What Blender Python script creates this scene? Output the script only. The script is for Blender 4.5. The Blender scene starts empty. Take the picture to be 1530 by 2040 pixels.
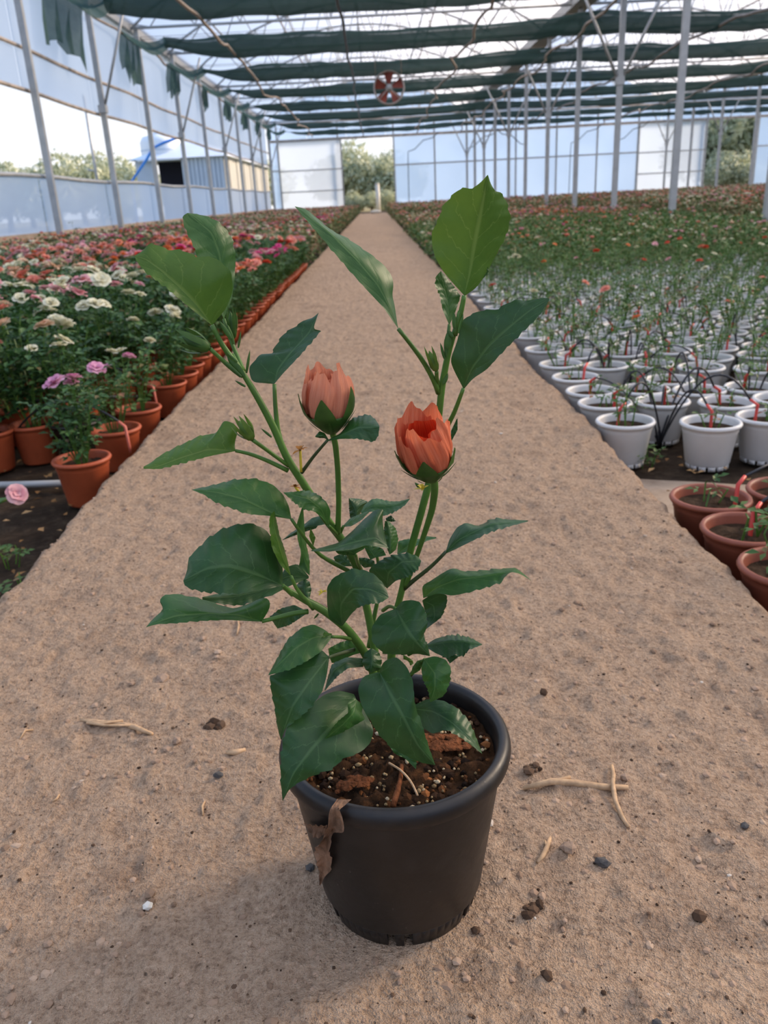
import bpy, math, random
import numpy as np
from mathutils import Vector, Matrix

# ------------------------------------------------------------------ camera
W, H, F = 1530, 2040, 1620.0
CAMZ = 0.645
ROLL = math.radians(3.0)
VP = (745.0, 396.0)
_c = np.array([W / 2, H / 2])
_fw = np.array([VP[0] - _c[0], VP[1] - _c[1], F]); _fw /= np.linalg.norm(_fw)
_rt = np.array([math.cos(ROLL), -math.sin(ROLL), 0.0]); _rt -= _fw * _rt.dot(_fw); _rt /= np.linalg.norm(_rt)
_dn = np.cross(_fw, _rt)
R = np.stack([_rt, _fw, -_dn])
CAM = np.array([0, 0, CAMZ])

def ray(x, y): return R @ np.array([x - _c[0], y - _c[1], F])
def ony(x, y, Y):
    d = ray(x, y); return CAM + d * (Y / d[1])
def onz(x, y, z):
    d = ray(x, y); return CAM + d * ((z - CAMZ) / d[2])
def onx(x, y, X):
    d = ray(x, y); return CAM + d * (X / d[0])

S = bpy.context.scene
COL = S.collection
cam = bpy.data.cameras.new('camera'); cam_o = bpy.data.objects.new('camera', cam); COL.objects.link(cam_o)
rx, up, bk = R[:, 0], -R[:, 1], -R[:, 2]
cam_o.matrix_world = Matrix(((rx[0], up[0], bk[0], 0), (rx[1], up[1], bk[1], 0), (rx[2], up[2], bk[2], CAMZ), (0, 0, 0, 1)))
cam.sensor_fit = 'VERTICAL'; cam.sensor_height = 36; cam.lens = F / H * 36
cam.clip_start = 0.02; cam.clip_end = 500
cam.dof.use_dof = True; cam.dof.focus_distance = 0.66; cam.dof.aperture_fstop = 12.5
S.camera = cam_o

# ------------------------------------------------------------------ sky, sun, exposure
S.view_settings.view_transform = 'Standard'
try: S.view_settings.look = 'None'
except Exception: pass
S.view_settings.gamma = 1.0
S.view_settings.use_curve_mapping = False
S.view_settings.exposure = 0.24

w = bpy.data.worlds.new('sky'); S.world = w; w.use_nodes = True
nt = w.node_tree; nt.nodes.clear()
out = nt.nodes.new('ShaderNodeOutputWorld'); bg = nt.nodes.new('ShaderNodeBackground')
tc = nt.nodes.new('ShaderNodeTexCoord'); sp = nt.nodes.new('ShaderNodeSeparateXYZ')
rmp = nt.nodes.new('ShaderNodeValToRGB'); nz = nt.nodes.new('ShaderNodeTexNoise'); mixc = nt.nodes.new('ShaderNodeMix'); mixc.data_type = 'RGBA'
cr = nt.nodes.new('ShaderNodeValToRGB')
nz.inputs['Scale'].default_value = 2.2; nz.inputs['Detail'].default_value = 5
nt.links.new(tc.outputs['Generated'], sp.inputs[0]); nt.links.new(tc.outputs['Generated'], nz.inputs['Vector'])
nt.links.new(sp.outputs['Z'], rmp.inputs[0]); nt.links.new(nz.outputs['Fac'], cr.inputs[0])
rmp.color_ramp.elements[0].position = 0.0; rmp.color_ramp.elements[0].color = (1.0, 1.0, 1.0, 1)
rmp.color_ramp.elements[1].position = 0.55; rmp.color_ramp.elements[1].color = (0.26, 0.50, 0.95, 1)
cr.color_ramp.elements[0].position = 0.45; cr.color_ramp.elements[0].color = (0, 0, 0, 1)
cr.color_ramp.elements[1].position = 0.75; cr.color_ramp.elements[1].color = (0.7, 0.7, 0.7, 1)
nt.links.new(cr.outputs[0], mixc.inputs['Factor']); nt.links.new(rmp.outputs[0], mixc.inputs['A']); mixc.inputs['B'].default_value = (0.95, 0.96, 1, 1)
nt.links.new(mixc.outputs['Result'], bg.inputs['Color']); bg.inputs['Strength'].default_value = 1.08
nt.links.new(bg.outputs[0], out.inputs[0])

sun = bpy.data.lights.new('sun', 'SUN'); sun.energy = 7.5; sun.color = (1.0, 0.76, 0.53); sun.angle = math.radians(16)
sun_o = bpy.data.objects.new('sun', sun); COL.objects.link(sun_o)
sd = Vector((0.82, 0.40, 0.46)).normalized()
sun_o.rotation_euler = sd.to_track_quat('Z', 'Y').to_euler(); sun_o.location = (20, 10, 20)

# ------------------------------------------------------------------ materials
def nodes_of(m):
    m.use_nodes = True; n = m.node_tree; n.nodes.clear(); return n
def L(n, a, b): n.links.new(a, b)
def N(n, t, **kw):
    x = n.nodes.new(t)
    for k, v in kw.items(): setattr(x, k, v)
    return x
def ramp(n, fac, stops):
    r = N(n, 'ShaderNodeValToRGB')
    e = r.color_ramp.elements
    while len(e) < len(stops): e.new(0.5)
    for i, (p, c) in enumerate(stops):
        e[i].position = p; e[i].color = (c[0], c[1], c[2], 1)
    L(n, fac, r.inputs[0]); return r.outputs[0]
def noise(n, scale, detail=3, vec=None, rough=0.55):
    x = N(n, 'ShaderNodeTexNoise'); x.inputs['Scale'].default_value = scale; x.inputs['Detail'].default_value = detail; x.inputs['Roughness'].default_value = rough
    if vec is not None: L(n, vec, x.inputs['Vector'])
    return x.outputs['Fac']
def mth(n, op, a, b=None, c=None):
    x = N(n, 'ShaderNodeMath', operation=op)
    for i, v in enumerate((a, b, c)):
        if v is None: continue
        if isinstance(v, (int, float)): x.inputs[i].default_value = v
        else: L(n, v, x.inputs[i])
    return x.outputs[0]
def mixrgb(n, fac, a, b, bt='MIX'):
    x = N(n, 'ShaderNodeMix', data_type='RGBA', blend_type=bt)
    for s, v in (('Factor', fac), ('A', a), ('B', b)):
        if isinstance(v, (int, float)): x.inputs[s].default_value = v
        elif isinstance(v, tuple): x.inputs[s].default_value = (*v, 1)
        else: L(n, v, x.inputs[s])
    return x.outputs['Result']
def bump(n, h, dist, strength=1.0):
    b = N(n, 'ShaderNodeBump'); b.inputs['Distance'].default_value = dist; b.inputs['Strength'].default_value = strength
    L(n, h, b.inputs['Height']); return b.outputs[0]
def fin(n, color, rough=0.6, normal=None, spec=0.4, transl=0.0, tcol=None, metal=0.0, transp=0.0):
    p = N(n, 'ShaderNodeBsdfPrincipled'); o = N(n, 'ShaderNodeOutputMaterial')
    if isinstance(color, tuple): p.inputs['Base Color'].default_value = (*color, 1)
    else: L(n, color, p.inputs['Base Color'])
    if isinstance(rough, (int, float)): p.inputs['Roughness'].default_value = rough
    else: L(n, rough, p.inputs['Roughness'])
    p.inputs['Specular IOR Level'].default_value = spec; p.inputs['Metallic'].default_value = metal
    if normal is not None: L(n, normal, p.inputs['Normal'])
    res = p.outputs[0]
    if transl > 0:
        t = N(n, 'ShaderNodeBsdfTranslucent'); mx = N(n, 'ShaderNodeMixShader'); mx.inputs[0].default_value = transl
        cc = tcol if tcol is not None else color
        if isinstance(cc, tuple): t.inputs[0].default_value = (*cc, 1)
        else: L(n, cc, t.inputs[0])
        if normal is not None: L(n, normal, t.inputs['Normal'])
        L(n, res, mx.inputs[1]); L(n, t.outputs[0], mx.inputs[2]); res = mx.outputs[0]
    if transp > 0:
        t = N(n, 'ShaderNodeBsdfTransparent'); mx = N(n, 'ShaderNodeMixShader'); mx.inputs[0].default_value = transp
        L(n, res, mx.inputs[1]); L(n, t.outputs[0], mx.inputs[2]); res = mx.outputs[0]
    L(n, res, o.inputs[0])
def objco(n): return N(n, 'ShaderNodeTexCoord').outputs['Object']
def M_(name): return bpy.data.materials.new(name)
def island(n): return N(n, 'ShaderNodeNewGeometry').outputs['Random Per Island']

def plain(name, col, rough=0.6, var=0.15, scale=20, spec=0.4, metal=0.0, transl=0.0, bumpd=0.0, bscale=60):
    m = M_(name); n = nodes_of(m); v = objco(n); f = noise(n, scale, 4, v)
    c = ramp(n, f, [(0.3, tuple(x * (1 - var) for x in col)), (0.7, tuple(min(1, x * (1 + var)) for x in col))])
    nr = bump(n, noise(n, bscale, 4, v), bumpd) if bumpd else None
    fin(n, c, rough, nr, spec, transl, None, metal); return m
def varied(name, stops, rough=0.6, transl=0.0, spec=0.3):
    m = M_(name); n = nodes_of(m); c = ramp(n, island(n), stops); fin(n, c, rough, None, spec, transl); return m

def m_concrete():
    m = M_('concrete'); n = nodes_of(m); v = objco(n)
    a = noise(n, 2.3, 6, v, 0.6); b = noise(n, 24, 6, v, 0.65); c = noise(n, 160, 4, v, 0.7); d = noise(n, 520, 2, v)
    col = ramp(n, a, [(0.3, (0.32, 0.21, 0.14)), (0.5, (0.455, 0.31, 0.205)), (0.72, (0.535, 0.375, 0.255))])
    col = mixrgb(n, 0.55, col, ramp(n, b, [(0.34, (0.19, 0.12, 0.078)), (0.5, (0.465, 0.32, 0.21)), (0.7, (0.60, 0.43, 0.295))]))
    col = mixrgb(n, 0.58, col, ramp(n, c, [(0.32, (0.15, 0.09, 0.055)), (0.48, (0.465, 0.32, 0.21)), (0.68, (0.64, 0.47, 0.33))]))
    st = noise(n, 5.5, 6, v, 0.7)
    col = mixrgb(n, mth(n, 'MULTIPLY', ramp(n, st, [(0.55, (0, 0, 0)), (0.68, (1, 1, 1))]), 0.45), col, (0.17, 0.105, 0.068))
    vo = N(n, 'ShaderNodeTexVoronoi'); vo.inputs['Scale'].default_value = 85; L(n, v, vo.inputs['Vector'])
    pit = ramp(n, vo.outputs['Distance'], [(0.05, (1, 1, 1)), (0.16, (0, 0, 0))])
    msk = mth(n, 'MULTIPLY', pit, ramp(n, noise(n, 38, 2, v), [(0.56, (0, 0, 0)), (0.63, (1, 1, 1))]))
    col = mixrgb(n, mth(n, 'MULTIPLY', msk, 0.75), col, (0.07, 0.045, 0.03))
    h = mth(n, 'ADD', mth(n, 'MULTIPLY', b, 1.0), mth(n, 'ADD', mth(n, 'MULTIPLY', c, 0.6), mth(n, 'MULTIPLY', d, 0.25)))
    h = mth(n, 'SUBTRACT', h, mth(n, 'MULTIPLY', msk, 0.35))
    fin(n, col, 0.9, bump(n, h, 0.015, 1.0), 0.15); return m
def m_soil(name, dark, mid, lite, scale=30, bd=0.012):
    m = M_(name); n = nodes_of(m); v = objco(n)
    a = noise(n, scale, 7, v, 0.7); b = noise(n, scale * 0.12, 3, v)
    col = ramp(n, a, [(0.32, dark), (0.52, mid), (0.72, lite)])
    col = mixrgb(n, 0.35, col, ramp(n, b, [(0.35, dark), (0.65, lite)]))
    fin(n, col, 0.95, bump(n, a, bd), 0.1); return m
def m_film(name, tcol, transp, diff=0.25):
    m = M_(name); n = nodes_of(m); v = objco(n)
    f = noise(n, 0.55, 4, v)
    o = N(n, 'ShaderNodeOutputMaterial'); tr = N(n, 'ShaderNodeBsdfTransparent'); tl = N(n, 'ShaderNodeBsdfTranslucent'); df = N(n, 'ShaderNodeBsdfDiffuse'); gl = N(n, 'ShaderNodeBsdfGlossy')
    tr.inputs[0].default_value = (0.93, 0.96, 1, 1)
    c = ramp(n, f, [(0.3, tuple(x * 0.93 for x in tcol)), (0.7, tcol)])
    L(n, c, tl.inputs[0]); L(n, c, df.inputs[0]); gl.inputs['Roughness'].default_value = 0.25
    a = N(n, 'ShaderNodeMixShader'); a.inputs[0].default_value = diff; L(n, tl.outputs[0], a.inputs[1]); L(n, df.outputs[0], a.inputs[2])
    b = N(n, 'ShaderNodeMixShader'); L(n, ramp(n, f, [(0.3, (transp - .05,) * 3), (0.7, (transp + .05,) * 3)]), b.inputs[0]); L(n, a.outputs[0], b.inputs[1]); L(n, tr.outputs[0], b.inputs[2])
    g = N(n, 'ShaderNodeMixShader'); g.inputs[0].default_value = 0.04; L(n, b.outputs[0], g.inputs[1]); L(n, gl.outputs[0], g.inputs[2])
    L(n, g.outputs[0], o.inputs[0]); return m
def m_leaf(name, lo, hi, vein, transl=0.22, rough=0.36):
    m = M_(name); n = nodes_of(m)
    uv = N(n, 'ShaderNodeUVMap'); sx = N(n, 'ShaderNodeSeparateXYZ'); L(n, uv.outputs[0], sx.inputs[0])
    u = sx.outputs['X']; v = sx.outputs['Y']
    wob = mth(n, 'MULTIPLY', mth(n, 'SUBTRACT', noise(n, 6, 2, uv.outputs[0]), 0.5), 0.10)
    av = mth(n, 'ABSOLUTE', v)
    mid = ramp(n, av, [(0.0, (1, 1, 1)), (0.045, (0.6, 0.6, 0.6)), (0.075, (0, 0, 0))])
    s = mth(n, 'FRACT', mth(n, 'MULTIPLY', mth(n, 'ADD', mth(n, 'SUBTRACT', u, mth(n, 'MULTIPLY', av, 0.30)), wob), 5.5))
    side = ramp(n, mth(n, 'ABSOLUTE', mth(n, 'SUBTRACT', s, 0.5)), [(0.0, (0.75, 0.75, 0.75)), (0.045, (0, 0, 0))])
    side = mth(n, 'MULTIPLY', side, ramp(n, av, [(0.6, (1, 1, 1)), (0.97, (0, 0, 0))]))
    veins = mth(n, 'MAXIMUM', mid, side)
    base = ramp(n, noise(n, 7, 5, objco(n)), [(0.3, lo), (0.7, hi)])
    base = mixrgb(n, 0.35, base, ramp(n, noise(n, 160, 3, objco(n)), [(0.3, lo), (0.7, hi)]))
    col = mixrgb(n, mth(n, 'MULTIPLY', veins, 0.55), base, vein)
    hgt = mth(n, 'SUBTRACT', mth(n, 'MULTIPLY', ramp(n, mth(n, 'ABSOLUTE', mth(n, 'SUBTRACT', s, 0.5)), [(0.0, (0, 0, 0)), (0.3, (1, 1, 1))]), 0.7), mth(n, 'MULTIPLY', mid, 0.8))
    fin(n, col, rough, bump(n, hgt, 0.0008, 0.22), 0.38, transl, mixrgb(n, 0.5, col, vein)); return m
def m_petal(name, a, b, c):
    m = M_(name); n = nodes_of(m); uv = N(n, 'ShaderNodeUVMap'); mp = N(n, 'ShaderNodeMapping'); L(n, uv.outputs[0], mp.inputs[0])
    mp.inputs['Scale'].default_value = (1.5, 11, 1)
    f = noise(n, 1.0, 3, mp.outputs[0]); sx = N(n, 'ShaderNodeSeparateXYZ'); L(n, uv.outputs[0], sx.inputs[0])
    col = ramp(n, f, [(0.3, a), (0.5, b), (0.72, c)])
    fin(n, col, 0.6, bump(n, f, 0.0012, 0.7), 0.25, 0.35); return m

MAT = dict(
    concrete=m_concrete(),
    ground=m_soil('ground_soil', (0.018, 0.012, 0.008), (0.05, 0.034, 0.022), (0.12, 0.085, 0.055), 26, 0.02),
    cement=m_soil('dusty_cement', (0.20, 0.145, 0.10), (0.36, 0.27, 0.19), (0.45, 0.35, 0.26), 14, 0.004),
    outside=m_soil('outside_ground', (0.16, 0.15, 0.07), (0.28, 0.25, 0.14), (0.36, 0.31, 0.2), 3, 0.02),
    peat=m_soil('potting_soil', (0.012, 0.007, 0.004), (0.05, 0.026, 0.013), (0.17, 0.075, 0.03), 70, 0.006),
    potsoil=m_soil('pot_soil', (0.014, 0.009, 0.006), (0.045, 0.028, 0.017), (0.11, 0.068, 0.04), 60, 0.006),
    film_roof=m_film('roof_film', (0.93, 0.95, 0.97), 0.40, 0.12),
    film_wall=m_film('wall_film', (0.68, 0.80, 0.97), 0.20, 0.25),
    film_end=m_film('end_film', (0.42, 0.62, 0.95), 0.14, 0.25),
    steel=plain('galvanised_steel', (0.43, 0.44, 0.44), 0.5, 0.12, 6, 0.5, 0.35),
    steel_rust=plain('rusty_steel', (0.45, 0.38, 0.32), 0.6, 0.3, 5, 0.4, 0.2),
    gutter=plain('gutter_metal', (0.42, 0.42, 0.41), 0.5, 0.1, 3, 0.4, 0.3),
    rope=plain('cable_sheath', (0.34, 0.28, 0.23), 0.7, 0.2, 8),
    kerb=plain('kerb_mortar', (0.40, 0.31, 0.23), 0.9, 0.25, 9, 0.2, 0, 0, 0.02, 14),
    black_pot=None,
    terracotta=plain('terracotta_plastic', (0.42, 0.085, 0.03), 0.5, 0.16, 9, 0.4),
    terracotta2=plain('brown_terracotta_plastic', (0.27, 0.075, 0.04), 0.5, 0.16, 9, 0.4),
    white_pot=plain('white_plastic', (0.66, 0.65, 0.62), 0.45, 0.09, 7, 0.4),
    red=plain('red_plastic', (0.62, 0.06, 0.045), 0.4, 0.12, 30),
    salmon=plain('faded_red_plastic', (0.66, 0.17, 0.11), 0.45, 0.12, 30),
    tube=plain('black_tubing', (0.025, 0.026, 0.03), 0.45, 0.2, 12),
    stem=plain('green_stem', (0.085, 0.19, 0.03), 0.45, 0.3, 25, 0.4, 0, 0.12),
    stem_dark=plain('reddish_stem', (0.05, 0.075, 0.025), 0.5, 0.35, 30, 0.4),
    rose_leaf=varied('rose_leaf', [(0.0, (0.018, 0.06, 0.018)), (0.35, (0.035, 0.10, 0.025)), (0.7, (0.06, 0.145, 0.04)), (0.93, (0.10, 0.17, 0.045)), (1.0, (0.17, 0.12, 0.05))], 0.5, 0.2, 0.35),
    rose_leaf2=varied('young_rose_leaf', [(0.0, (0.03, 0.085, 0.02)), (0.4, (0.07, 0.15, 0.035)), (0.75, (0.12, 0.19, 0.05)), (0.9, (0.17, 0.17, 0.06)), (1.0, (0.26, 0.12, 0.06))], 0.55, 0.2, 0.3),
    rose_far=varied('distant_rose_leaf_hazed', [(0.0, (0.05, 0.085, 0.025)), (0.4, (0.11, 0.155, 0.05)), (0.68, (0.18, 0.20, 0.08)), (0.86, (0.28, 0.20, 0.11)), (1.0, (0.36, 0.20, 0.12))], 0.6, 0.15, 0.2),  # olive-brown leaves, lightened and muted to put distance haze into the colour
    olive=varied('olive_leaf_hazed', [(0.0, (0.28, 0.32, 0.19)), (0.5, (0.48, 0.52, 0.34)), (1.0, (0.68, 0.70, 0.53))], 0.5, 0.35, 0.3),  # grey-green leaves, colour lightened further to imitate sunlit haze
    bark=plain('bark', (0.16, 0.12, 0.085), 0.9, 0.3, 6),
    grit=varied('grit', [(0.0, (0.20, 0.13, 0.085)), (0.3, (0.32, 0.215, 0.145)), (0.8, (0.41, 0.28, 0.19)), (0.985, (0.46, 0.33, 0.23)), (1.0, (0.60, 0.53, 0.44))], 0.95, 0, 0.1),
    crumb=varied('soil_crumb', [(0.0, (0.03, 0.018, 0.012)), (1.0, (0.13, 0.08, 0.05))], 0.95, 0, 0.1),
    perlite=varied('perlite', [(0.0, (0.16, 0.10, 0.045)), (0.6, (0.36, 0.25, 0.12)), (1.0, (0.62, 0.50, 0.33))], 0.7, 0, 0.2),
    straw=plain('dry_straw', (0.50, 0.33, 0.19), 0.8, 0.3, 90, 0.2),
    dryleaf=plain('withered_leaf', (0.24, 0.14, 0.085), 0.85, 0.45, 60, 0.15, 0, 0.1, 0.003, 120),
    litter=varied('leaf_litter', [(0.0, (0.10, 0.05, 0.02)), (0.5, (0.30, 0.15, 0.05)), (1.0, (0.48, 0.30, 0.14))], 0.8, 0.1, 0.2),
    stone=plain('grey_stone', (0.085, 0.078, 0.072), 0.85, 0.3, 90, 0.3, 0, 0, 0.002, 200),
    stone_tan=plain('tan_stone', (0.33, 0.23, 0.16), 0.9, 0.3, 90, 0.2, 0, 0, 0.002, 200),
    stone_white=plain('white_stone', (0.68, 0.64, 0.56), 0.8, 0.1, 90, 0.2),
    fan_red=plain('fan_red_paint', (0.30, 0.075, 0.055), 0.5, 0.2, 5),
    fan_ring=plain('fan_ring_metal', (0.45, 0.40, 0.37), 0.5, 0.15, 5),
    shed_blue=plain('pale_shed_sheet', (0.50, 0.60, 0.72), 0.6, 0.06, 1),
    shed_tan=plain('beige_shed_sheet', (0.36, 0.37, 0.36), 0.6, 0.06, 1),
    shed_roof=plain('white_roof_sheet', (0.78, 0.84, 0.9), 0.5, 0.05, 1),
    shed_dark=plain('interior_shade', (0.012, 0.014, 0.03), 0.8, 0.2, 1),
    blue=plain('blue_pipe', (0.05, 0.25, 0.75), 0.4, 0.1, 2),
    leaf_old=m_leaf('hibiscus_leaf_mature', (0.011, 0.047, 0.010), (0.024, 0.086, 0.016), (0.085, 0.17, 0.06), 0.14, 0.42),
    leaf_mid=m_leaf('hibiscus_leaf_green', (0.018, 0.080, 0.012), (0.038, 0.125, 0.022), (0.12, 0.23, 0.06), 0.22, 0.42),
    leaf_new=m_leaf('hibiscus_leaf_young', (0.040, 0.115, 0.008), (0.070, 0.165, 0.014), (0.20, 0.30, 0.07), 0.34, 0.42),
    calyx=plain('calyx_green', (0.055, 0.13, 0.022), 0.5, 0.3, 60, 0.35, 0, 0.2),
    budgreen=plain('bud_green', (0.12, 0.21, 0.03), 0.5, 0.3, 80, 0.35, 0, 0.2),
    yellow=plain('withered_yellow', (0.62, 0.50, 0.05), 0.6, 0.2, 60, 0.3, 0, 0.2),
    rust=plain('withered_brown', (0.35, 0.15, 0.03), 0.7, 0.3, 60, 0.2, 0, 0.1),
    petal=m_petal('salmon_petal', (0.68, 0.25, 0.14), (0.75, 0.29, 0.165), (0.81, 0.36, 0.215)),
    petal2=m_petal('orange_petal', (0.66, 0.16, 0.075), (0.76, 0.21, 0.10), (0.83, 0.28, 0.15)),
    petal_in=m_petal('red_orange_petal', (0.70, 0.05, 0.02), (0.85, 0.10, 0.03), (0.90, 0.17, 0.06)),
)
def m_shade():
    m = M_('shade_cloth'); n = nodes_of(m); v = objco(n)
    mp = N(n, 'ShaderNodeMapping'); L(n, v, mp.inputs[0]); mp.inputs['Scale'].default_value = (0.5, 9, 9)
    f = noise(n, 1.2, 5, mp.outputs[0])
    c = ramp(n, f, [(0.3, (0.022, 0.050, 0.050)), (0.7, (0.06, 0.105, 0.097))])
    fin(n, c, 0.75, None, 0.15, 0.42, (0.13, 0.23, 0.205), 0, 0.12); return m
MAT['shade'] = m_shade()
def m_blackpot():
    m = M_('black_plastic'); n = nodes_of(m); v = objco(n)
    d = noise(n, 26, 6, v, 0.65); s = noise(n, 150, 3, v)
    dust = mth(n, 'MULTIPLY', ramp(n, d, [(0.48, (0, 0, 0)), (0.78, (1, 1, 1))]), 0.5)
    col = mixrgb(n, dust, (0.0105, 0.0088, 0.0078), (0.050, 0.038, 0.029))
    sp = ramp(n, s, [(0.72, (0, 0, 0)), (0.76, (1, 1, 1))])
    col = mixrgb(n, mth(n, 'MULTIPLY', sp, 0.35), col, (0.3, 0.27, 0.24))
    fin(n, col, ramp(n, d, [(0.3, (0.34,) * 3), (0.7, (0.55,) * 3)]), bump(n, s, 0.0004, 0.4), 0.45); return m
MAT['black_pot'] = m_blackpot()
FCOL = {
    'cream': ((0.62, 0.58, 0.36), (0.86, 0.84, 0.66)), 'pink': ((0.68, 0.28, 0.33), (0.85, 0.52, 0.52)),
    'coral': ((0.70, 0.19, 0.13), (0.84, 0.38, 0.27)), 'red': ((0.55, 0.03, 0.02), (0.78, 0.09, 0.05)),
    'magenta': ((0.60, 0.03, 0.18), (0.80, 0.12, 0.33)), 'orange': ((0.72, 0.17, 0.05), (0.86, 0.32, 0.12)),
    'lilac': ((0.62, 0.22, 0.40), (0.80, 0.46, 0.58)), 'peach': ((0.72, 0.45, 0.30), (0.86, 0.66, 0.48)),
}
for k, (a, b) in FCOL.items(): MAT['fl_' + k] = varied('rose_petal_' + k, [(0.0, a), (1.0, b)], 0.6, 0.3, 0.2)

# ------------------------------------------------------------------ mesh helpers
class MB:
    def __init__(s): s.v = []; s.f = []; s.m = []; s.uv = None
    def add(s, V, Fc, mi=0):
        o = len(s.v); s.v.extend([tuple(p) for p in V]); s.f.extend([tuple(i + o for i in q) for q in Fc]); s.m.extend([mi] * len(Fc))
    def box(s, x0, x1, y0, y1, z0, z1, mi=0):
        V = [(x, y, z) for z in (z0, z1) for y in (y0, y1) for x in (x0, x1)]
        s.add(V, [(0, 2, 3, 1), (4, 5, 7, 6), (0, 1, 5, 4), (2, 6, 7, 3), (0, 4, 6, 2), (1, 3, 7, 5)], mi)
    def tube(s, pts, rad, segs=6, mi=0, cap=True):
        pts = [Vector(p) for p in pts]; n = len(pts)
        if isinstance(rad, (int, float)): rad = [rad] * n
        t0 = (pts[1] - pts[0]).normalized()
        a = t0.orthogonal().normalized(); V = []
        for i in range(n):
            t = (pts[min(i + 1, n - 1)] - pts[max(i - 1, 0)])
            t = t.normalized() if t.length > 1e-9 else t0
            a = (a - t * a.dot(t)); a = a.normalized() if a.length > 1e-6 else t.orthogonal().normalized()
            b = t.cross(a)
            for k in range(segs):
                an = 2 * math.pi * k / segs
                V.append(pts[i] + (a * math.cos(an) + b * math.sin(an)) * rad[i])
        Fc = [(i * segs + k, i * segs + (k + 1) % segs, (i + 1) * segs + (k + 1) % segs, (i + 1) * segs + k) for i in range(n - 1) for k in range(segs)]
        if cap: Fc += [tuple(range(segs - 1, -1, -1)), tuple((n - 1) * segs + k for k in range(segs))]
        s.add(V, Fc, mi)
    def bar(s, a, b, w, h, mi=0):
        a = Vector(a); b = Vector(b); t = (b - a).normalized()
        x = t.cross(Vector((0, 0, 1)))
        x = x.normalized() if x.length > 1e-4 else Vector((1, 0, 0)); y = x.cross(t)
        V = []
        for p in (a, b):
            for sx, sy in ((-1, -1), (1, -1), (1, 1), (-1, 1)): V.append(p + x * sx * w / 2 + y * sy * h / 2)
        s.add(V, [(0, 3, 2, 1), (4, 5, 6, 7), (0, 1, 5, 4), (1, 2, 6, 5), (2, 3, 7, 6), (3, 0, 4, 7)], mi)
    def lathe(s, prof, segs=32, c=(0, 0, 0), mi=0):
        V = []
        for r, z in prof:
            for k in range(segs):
                a = 2 * math.pi * k / segs; V.append((c[0] + r * math.cos(a), c[1] + r * math.sin(a), c[2] + z))
        Fc = [(i * segs + k, i * segs + (k + 1) % segs, (i + 1) * segs + (k + 1) % segs, (i + 1) * segs + k) for i in range(len(prof) - 1) for k in range(segs)]
        s.add(V, Fc, mi)
    def mesh(s, name, mats, smooth=True):
        me = bpy.data.meshes.new(name); me.from_pydata(s.v, [], s.f)
        if not isinstance(mats, (list, tuple)): mats = [mats]
        for m in mats: me.materials.append(m)
        if len(mats) > 1: me.polygons.foreach_set('material_index', s.m)
        if smooth: me.polygons.foreach_set('use_smooth', [True] * len(me.polygons))
        if s.uv is not None:
            ul = me.uv_layers.new(name='UVMap')
            li = np.zeros(len(me.loops), dtype=np.int32); me.loops.foreach_get('vertex_index', li)
            ul.data.foreach_set('uv', np.array(s.uv, dtype=np.float32)[li].ravel())
        me.update(); return me
    def build(s, name, mats, parent=None, smooth=True, off=None):
        if off is not None: s.v = [(p[0] - off[0], p[1] - off[1], p[2] - off[2]) for p in s.v]
        return ob(name, s.mesh(name, mats, smooth), parent)
def ob(name, data, parent=None, loc=None, rz=None):
    o = bpy.data.objects.new(name, data); COL.objects.link(o)
    if parent is not None: o.parent = parent
    if loc is not None: o.location = loc
    if rz is not None: o.rotation_euler = (0, 0, rz)
    return o
def tag(o, label=None, cat=None, group=None, kind=None):
    if label: o['label'] = label
    if cat: o['category'] = cat
    if group: o['group'] = group
    if kind: o['kind'] = kind
    return o
def empty(name, loc, rz=0): return ob(name, None, None, loc, rz)
_tab = np.random.RandomState(5).rand(256, 256)
def vnoise(x, y):
    xi = np.floor(x).astype(int); yi = np.floor(y).astype(int); fx = x - xi; fy = y - yi
    fx = fx * fx * (3 - 2 * fx); fy = fy * fy * (3 - 2 * fy)
    g = lambda a, b: _tab[a & 255, b & 255]
    return (g(xi, yi) * (1 - fx) + g(xi + 1, yi) * fx) * (1 - fy) + (g(xi, yi + 1) * (1 - fx) + g(xi + 1, yi + 1) * fx) * fy - 0.5
def gridmesh(X, Y, Z):
    nr, nc = X.shape
    V = np.stack([X, Y, Z], -1).reshape(-1, 3)
    i = np.arange(nr * nc).reshape(nr, nc)
    Fc = np.stack([i[:-1, :-1], i[:-1, 1:], i[1:, 1:], i[1:, :-1]], -1).reshape(-1, 4)
    return V, Fc
def npmesh(name, V, Fc, mats, mi=None, smooth=True):
    me = bpy.data.meshes.new(name); k = Fc.shape[1]
    me.vertices.add(len(V)); me.vertices.foreach_set('co', np.asarray(V, dtype=np.float32).ravel())
    me.loops.add(Fc.size); me.loops.foreach_set('vertex_index', Fc.astype(np.int32).ravel())
    me.polygons.add(len(Fc)); me.polygons.foreach_set('loop_start', np.arange(0, Fc.size, k, dtype=np.int32))
    try: me.polygons.foreach_set('loop_total', np.full(len(Fc), k, dtype=np.int32))
    except Exception: pass
    if not isinstance(mats, (list, tuple)): mats = [mats]
    for m in mats: me.materials.append(m)
    if mi is not None: me.polygons.foreach_set('material_index', mi.astype(np.int32))
    if smooth: me.polygons.foreach_set('use_smooth', np.ones(len(Fc), dtype=bool))
    me.update(calc_edges=True); me.validate(); return me

# ------------------------------------------------------------------ setting: ground and path
G = -0.13                      # soil level beside the raised path (path top = 0)
XL, XV, XV2, XR = -5.4, 4.9, 15.2, 25.5
Y0, Y1 = -10.0, 46.8
PATH_L, PATH_R = -0.735, 0.60

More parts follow.
